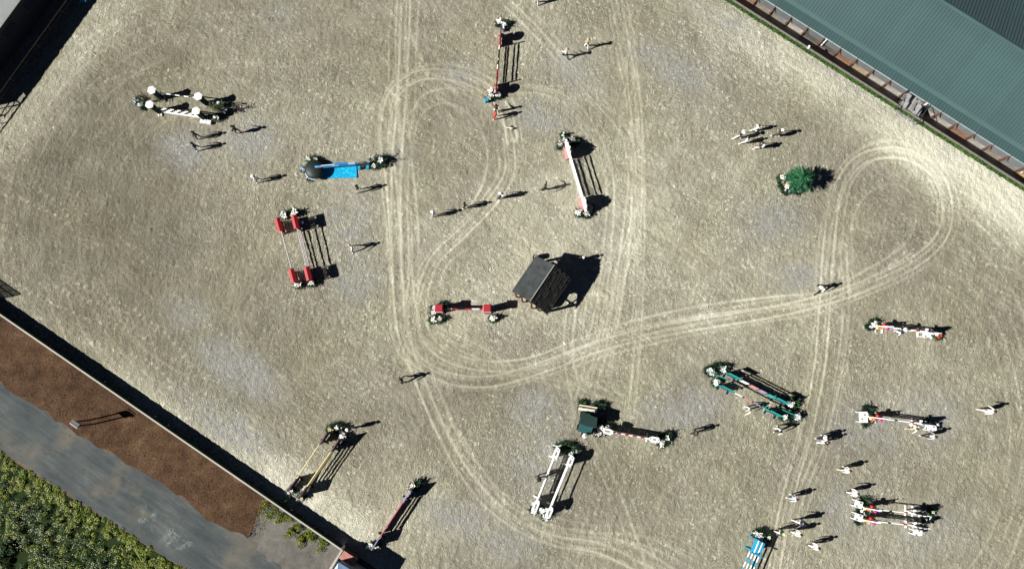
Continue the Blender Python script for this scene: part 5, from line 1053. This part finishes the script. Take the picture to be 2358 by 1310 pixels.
def human(stride=.25, la=(.3, .1), ra=(-.3, .1), bend=0.0, crouch=0.0, elb=.4, turn=0.0):
    la = (la[0], la[1] * .55); ra = (ra[0], ra[1] * .55); stride *= .85
    """faces +Y. la/ra = (swing forward, spread out) in radians"""
    hipz = .93 - crouch; B = Vector((0, 0, 0)); P_ = Vector((0, 0, hipz)); up = Vector((0, math.sin(bend), math.cos(bend)))
    ch = P_ + up * .34; nk = P_ + up * .56; hd = nk + (up * .75 + Vector((0, .35, .25)) * (1 if bend > .3 else .2)).normalized() * .15; top = hd + up * .10
    L = [('pelvis', P_, (.145, .115), None), ('waist', P_ + up * .15, (.135, .105), 'pelvis'), ('chest', ch, (.165, .12), 'waist'), ('upper', P_ + up * .48, (.125, .09), 'chest'), ('neck', nk, .052, 'upper'), ('head', hd, (.082, .095), 'neck'), ('crown_', top, (.06, .07), 'head')]
    for s, nm, st in ((-1, 'l', stride), (1, 'r', -stride)):
        hip = P_ + Vector((s * .095, 0, -.04)); kn = Vector((s * .11, st * .55 + (.12 if crouch else .03) + max(0, st) * .2, .49 - crouch * .35)); an = Vector((s * .11, st, .09)); toe = an + Vector((s * .02, .16, -.045))
        L += [(nm + 'hip', hip, .10, 'pelvis'), (nm + 'knee', kn, .068, nm + 'hip'), (nm + 'ankle', an, .048, nm + 'knee'), (nm + 'toe', toe, .034, nm + 'ankle')]
    side = Vector((1, 0, 0))
    for s, nm, (sw, sp) in ((-1, 'l', la), (1, 'r', ra)):
        sh_ = P_ + up * .475 + side * s * .175
        d = Vector((s * math.sin(sp), math.sin(sw) * math.cos(sp), -math.cos(sw) * math.cos(sp))); el = sh_ + d * .29
        d2 = (d + Vector((-s * .15, elb, elb * .35))).normalized(); wr = el + d2 * .25; ha = wr + d2 * .09
        L += [(nm + 'shoulder', sh_, .066, 'upper'), (nm + 'elbow', el, .05, nm + 'shoulder'), (nm + 'wrist', wr, .028, nm + 'elbow'), (nm + 'hand', ha, (.036, .018), nm + 'wrist')]
    return L
def person(u, v, face, label, shirt='white', legs='charcoal', shoe='white', hair='hairbrown', hat=None, bare_arms=False, held=None, s=1.0, group=None, bag=None, **kw):
    c = g(u, v); L = human(**kw); me = skin_body(L, None)
    segs = [(n, Vector(p), Vector(dict((q[0], q[1]) for q in L)[pa])) for n, p, r, pa in L if pa]
    cols = [shirt, legs, shoe, 'skin']; 
    for q in cols: me.materials.append(P(q))
    def cls(n):
        if n.endswith('toe') or n.endswith('ankle_'): return 2
        if n[1:] in ('knee', 'ankle') or n[1:] == 'hip': return 1
        if n in ('head', 'crown_', 'neck') or n[1:] == 'hand': return 3
        if n[1:] == 'wrist' and bare_arms: return 3
        return 0
    S_ = np.array([list(a) + list(b_) for _, a, b_ in segs]); A_, B_ = S_[:, 3:], S_[:, :3]; cl_ = [cls(n) for n, _, _ in segs]
    ce = np.zeros(len(me.polygons) * 3); me.polygons.foreach_get('center', ce); ce = ce.reshape(-1, 3)
    d = B_ - A_; t = np.clip(((ce[:, None] - A_) * d).sum(2) / ((d * d).sum(1) + 1e-9), 0, 1); dist = np.linalg.norm(ce[:, None] - A_ - t[..., None] * d, axis=2); j = dist.argmin(1)
    me.polygons.foreach_set('material_index', np.array(cl_)[j].astype(np.int32)); me.polygons.foreach_set('use_smooth', np.ones(len(me.polygons), bool))
    # fingers, thumb, nose and ears grow on the same mesh
    D = dict((q[0], Vector(q[1])) for q in L); bm = bmesh.new(); bm.from_mesh(me)
    def cone(a, b_, r0, r1, mi):
        q = (b_ - a).to_track_quat('Z', 'Y').to_matrix(); r = []
        for p_, rr in ((a, r0), (b_, r1)): r.append([bm.verts.new(p_ + q @ Vector((math.cos(k * 2.094) * rr, math.sin(k * 2.094) * rr, 0))) for k in range(3)])
        for k in range(3): f = bm.faces.new((r[0][k], r[0][(k + 1) % 3], r[1][(k + 1) % 3], r[1][k])); f.material_index = mi
        bm.faces.new(r[1]).material_index = mi
    for e in ('l', 'r'):
        w_, h_ = D[e + 'wrist'], D[e + 'hand']; dd = (h_ - w_).normalized(); sx = dd.cross(Vector((0, 0, 1))); sx = sx.normalized() if sx.length > .01 else Vector((0, 1, 0))
        for k, ln in enumerate((.062, .074, .069, .052)): o_ = h_ + sx * (k - 1.5) * .017; m_ = o_ + dd * ln * .6; cone(o_, m_, .009, .008, 3); cone(m_, m_ + (dd + Vector((0, 0, -.5))).normalized() * ln * .45, .008, .006, 3)
        cone(w_.lerp(h_, .4), w_.lerp(h_, .4) + (dd + sx * -1.1).normalized() * .065, .011, .008, 3)
    hd = D['head']; cone(hd + Vector((0, .075, -.005)), hd + Vector((0, .115, -.02)), .018, .008, 3)
    for e in (-1, 1): cone(hd + Vector((e * .07, 0, 0)), hd + Vector((e * .098, -.01, .01)), .022, .014, 3)
    bm.to_mesh(me); bm.free()
    ob = link('person', me); ob.location = (c.x, c.y, 0); ob.rotation_euler = (0, 0, math.radians(face - 90)); ob.scale = (s * 1.06,) * 3; tag(ob, label, 'person', group or 'people walking the course')
    up = (D['crown_'] - D['head']).normalized(); hc = D['head'] + up * .035 + Vector((0, -.02, 0))
    mb = MB().ball(hc, .112, 10, 6, 0, (.93, 1.05, 1.0)); mb.v = [p_ for p_ in mb.v]; mb.obj('hair', P(hair), ob)
    if hair == 'hairblond' or held == 'pony': MB().ball(hc + Vector((0, -.11, -.10)), .06, 7, 5, 0, (.7, .8, 1.5)).obj('ponytail', P(hair), ob)
    if hat:
        mb = MB().ball(hc + up * .03, .125, 10, 5, 0, (1, 1, .85))
        n = 14; mb.add([(hc.x + (.19 if hat[1] else .13) * math.cos(a), hc.y + (.19 if hat[1] else .13) * math.sin(a) + (0 if hat[1] else .07), hc.z + .03) for a in np.linspace(0, 2 * PI, n + 1)[:-1]], [tuple(range(n))]); mb.obj('hat' if hat[1] else 'cap', P(hat[0]), ob)
    if bag: MB().box((D['chest'].x, D['chest'].y - .17, D['chest'].z), (.30, .16, .42)).obj('backpack', P(bag), ob)
    return ob

person(461, 319, 175, 'person in dark top standing just below the lower left tower, upper of two', 'brown', 'charcoal', 'charcoal', stride=.16, la=(.2, .5), ra=(.3, .3))
person(460, 344, 200, 'person in dark blue with one arm out, lower of two by grey sand', 'navy', 'denim', 'white', stride=.22, la=(.1, .2), ra=(.2, .7))
person(552, 307, 160, 'person all in black on the pale grey patch right of two others', 'black', 'charcoal', 'charcoal', 'hairblack', ('black', 0), stride=.22, la=(.3, .6), ra=(.3, .6), elb=1.0)
person(598, 418, 190, 'person in white shirt walking left above the red oxer', 'white', 'grey', 'white', 'hairblond', ('white', 0), stride=.18, la=(.2, .2), ra=(.2, .3))
person(829, 440, 200, 'person in dark shirt and white bag below the blue water tray', 'charcoal', 'white', 'charcoal', stride=.28, la=(.3, .3), ra=(-.3, .2))
person(815, 573, 240, 'person in white top with denim right of the red oxer', 'white', 'denim', 'white', 'hairblond', stride=.34, la=(.6, .2), ra=(-.3, .3))
person(1143, 259, 110, 'black haired person in maroon under the round winged vertical', 'maroon', 'white', 'white', 'hairblack', stride=.12, la=(.9, .2), ra=(.2, .1), elb=.8)
person(1142, 272, 200, 'person in bright red top beside the small cream dog', 'brightred', 'brightred', 'white', 'hairbrown', stride=.25, la=(.6, .3), ra=(0, .1))
person(1235, 11, 90, 'person in white with legs apart at the very top edge', 'white', 'white', 'charcoal', 'hairbrown', stride=.20, la=(.2, .3), ra=(.2, .3))
person(1302, 134, 120, 'person in white with straw hat, lower of the upper centre pair', 'white', 'charcoal', 'charcoal', 'hairblond', ('khaki', 1), stride=.36, la=(.4, .3), ra=(.2, .4), elb=.8)
person(1350, 112, 95, 'person in olive and white, upper of the upper centre pair', 'khaki', 'white', 'white', 'hairblond', ('khaki', 1), stride=.22, la=(.2, .3), ra=(.3, .3))
GG = 'group of five people beside the potted pine'
person(1697, 320, 160, 'person in white hat and white trousers, leftmost of the five', 'black', 'white', 'white', 'hairbrown', ('white', 1), stride=.33, la=(.2, .4), ra=(.2, .3), group=GG, s=1.05)
person(1710, 332, 165, 'person in blue shirt and long white trousers, lowest left of five', 'paleblue', 'cream', 'white', 'hairblack', stride=.34, la=(.3, .2), ra=(-.2, .2), group=GG, s=.98)
person(1735, 303, 150, 'person with dark hair, uppermost of the five by the pine', 'white', 'white', 'white', 'hairblack', stride=.30, la=(.2, .3), ra=(.2, .2), group=GG, s=.92)
person(1786, 315, 160, 'person in dark clothes and bright white cap, rightmost of the five', 'charcoal', 'charcoal', 'cream', 'hairbrown', ('white', 0), stride=.40, la=(.2, .6), ra=(.1, .2), group=GG)
person(1741, 344, 160, 'person in cream trousers and dark top, lowest of the five', 'charcoal', 'cream', 'white', 'hairblack', stride=.28, la=(.6, .2), ra=(.1, .2), group=GG, s=1.02, bag='white')
person(1254, 438, 160, 'person in black with arms held out left of picket gate', 'black', 'black', 'charcoal', 'hairblack', stride=.30, la=(.0, 1.1), ra=(.0, 1.5))
person(1001, 498, 175, 'person in white and lilac, leftmost of three walking in line', 'lav', 'white', 'charcoal', 'hairblond', ('white', 0), stride=.16, la=(.2, .3), ra=(.2, .4))
person(1072, 479, 175, 'person in black with white shoes, middle of three walking in line', 'black', 'charcoal', 'white', 'hairblack', stride=.16, la=(.1, .3), ra=(.1, .3))
person(1153, 457, 170, 'person in black with white bag, rightmost of three in line', 'black', 'charcoal', 'charcoal', 'hairblack', ('white', 0), stride=.18, la=(.3, .3), ra=(.1, .3), bag='white')
person(1879, 667, 235, 'person with white top and black trousers striding across wheel tracks', 'white', 'black', 'black', 'hairbrown', stride=.48, la=(.3, .3), ra=(-.3, .2))
person(929, 873, 230, 'lone person all in black stepping over the left wheel tracks', 'black', 'black', 'black', 'hairblack', stride=.33, la=(.4, .3), ra=(-.2, .3), crouch=.04)
person(1886, 1005, 185, 'person in white top, upper of the close pair on wheel track', 'white', 'navy', 'white', 'hairblack', stride=.32, la=(.4, .3), ra=(-.3, .2))
person(1888, 1014, 190, 'person in black, lower of the close pair on wheel track', 'black', 'white', 'white', 'hairbrown', stride=.26, la=(.2, .2), ra=(-.3, .2))
person(1936, 1077, 180, 'person in pinkish white top below the close pair', 'white', 'cream', 'white', 'hairbrown', stride=.28, la=(.5, .2), ra=(-.3, .2))
person(1954, 1129, 175, 'person in white top just above the lower right oxer', 'white', 'white', 'charcoal', 'hairbrown', stride=.26, la=(.4, .3), ra=(.2, .5))
person(1817, 1141, 185, 'person in pale blue top standing on the lower wheel track', 'paleblue', 'lightgrey', 'white', 'hairbrown', stride=.22, la=(.5, .3), ra=(-.4, .2), held='pony')
person(1833, 1196, 160, 'person in navy with backpack, highest of three by the blue jump', 'navy', 'white', 'white', 'hairblack', stride=.30, la=(.2, .4), ra=(.3, .4), bag='navy', s=1.04)
person(1788, 1219, 170, 'person in dark green with yellow cap nearest the blue jump', 'darkgreen', 'white', 'charcoal', 'hairblond', ('yellow', 0), stride=.25, la=(.2, .3), ra=(.2, .3))
person(1826, 1220, 175, 'person in white shirt and black hair, lowest of three together', 'white', 'white', 'charcoal', 'hairblack', stride=.25, la=(.2, .2), ra=(-.2, .2))
person(1866, 1250, 180, 'person in plain white dress, lowest person of the lower right', 'white', 'white', 'charcoal', 'hairblack', stride=.26, la=(.1, .3), ra=(.2, .3))
person(2259, 944, 150, 'person all in white striding near the right edge', 'white', 'white', 'cream', 'hairblack', stride=.36, la=(.3, .8), ra=(.2, .6), s=1.05)
person(1718, 940, 200, 'person in white reaching out in front of the teal oxer', 'white', 'lightgrey', 'charcoal', 'hairblond', stride=.20, la=(.9, .5), ra=(.3, .7), bend=.35)
person(1787, 986, 215, 'person in white top bending below the teal oxer', 'white', 'charcoal', 'cream', 'hairblack', stride=.34, la=(.3, .4), ra=(.4, .9), bend=.35)
person(1594, 993, 200, 'person in dark grey hooded top right of the plank jump', 'charcoal', 'charcoal', 'charcoal', 'hairblack', stride=.20, la=(.3, .2), ra=(-.2, .2))
person(2062, 767, 110, 'person in white hat and navy below the upper right jump', 'navy', 'white', 'charcoal', 'hairbrown', ('white', 1), stride=.30, la=(.3, .6), ra=(.3, .7), bend=.3)
person(2092, 982, 190, 'person in beige reaching toward the middle right jump', 'cream', 'khaki', 'cream', 'hairbrown', stride=.28, la=(.2, .9), ra=(.5, .9), bend=.3)
person(2128, 1001, 170, 'person in white and grey at the lower edge of middle right jump', 'lightgrey', 'charcoal', 'white', 'hairblack', stride=.38, la=(.3, .4), ra=(-.2, .5))
person(1240, 1096, 200, 'person all in black standing left of the white oxer', 'black', 'black', 'charcoal', 'hairblack', ('black', 1), stride=.14, la=(.5, .3), ra=(.4, .3), elb=.9)
person(811, 986, 150, 'person in black and white behind the black winged oxer', 'charcoal', 'white', 'charcoal', 'hairbrown', ('white', 0), stride=.22, la=(.3, .3), ra=(-.2, .3))
person(1341, 999, 250, 'person in white hat standing at the nose of the cart', 'charcoal', 'charcoal', 'charcoal', 'hairbrown', ('white', 1), stride=.12, la=(.3, .3), ra=(.3, .3))
person(1341, 598, 200, 'person in white cap inside the shadow of the shelter', 'charcoal', 'charcoal', 'charcoal', 'hairbrown', ('white', 0), stride=.15, la=(.3, .2), ra=(.3, .2), s=.78)
# dog
c = g(1172, 297); L = [('p', Vector((-.22, 0, .34)), .085, None), ('m', Vector((0, 0, .32)), .075, 'p'), ('c', Vector((.2, 0, .35)), .10, 'm'), ('n', Vector((.32, 0, .45)), .055, 'c'), ('h', Vector((.40, 0, .52)), .06, 'n'), ('z', Vector((.50, 0, .49)), .028, 'h'), ('t1', Vector((-.34, 0, .42)), .022, 'p'), ('t2', Vector((-.42, 0, .52)), .015, 't1')]
for s in (-1, 1): L += [(f'a{s}', Vector((.2, s * .07, .22)), .032, 'c'), (f'b{s}', Vector((.19, s * .07, .04)), .022, f'a{s}'), (f'd{s}', Vector((-.18, s * .07, .24)), .045, 'p'), (f'e{s}', Vector((-.27, s * .07, .14)), .022, f'd{s}'), (f'f{s}', Vector((-.24, s * .07, .03)), .02, f'e{s}')]
me = skin_body(L, None); me.name = 'dog'; me.materials.append(P('cream')); me.polygons.foreach_set('use_smooth', np.ones(len(me.polygons), bool))
o = link('dog', me); o.location = (c.x, c.y, 0); o.rotation_euler = (0, 0, 2.9); tag(o, 'small cream dog standing below the person in red', 'dog')
for s in (-1, 1): MB().add([(.37, s * .03, .56), (.41, s * .075, .56), (.37, s * .07, .64)], [(0, 1, 2), (2, 1, 0)]).obj('ear', P('cream'), o)
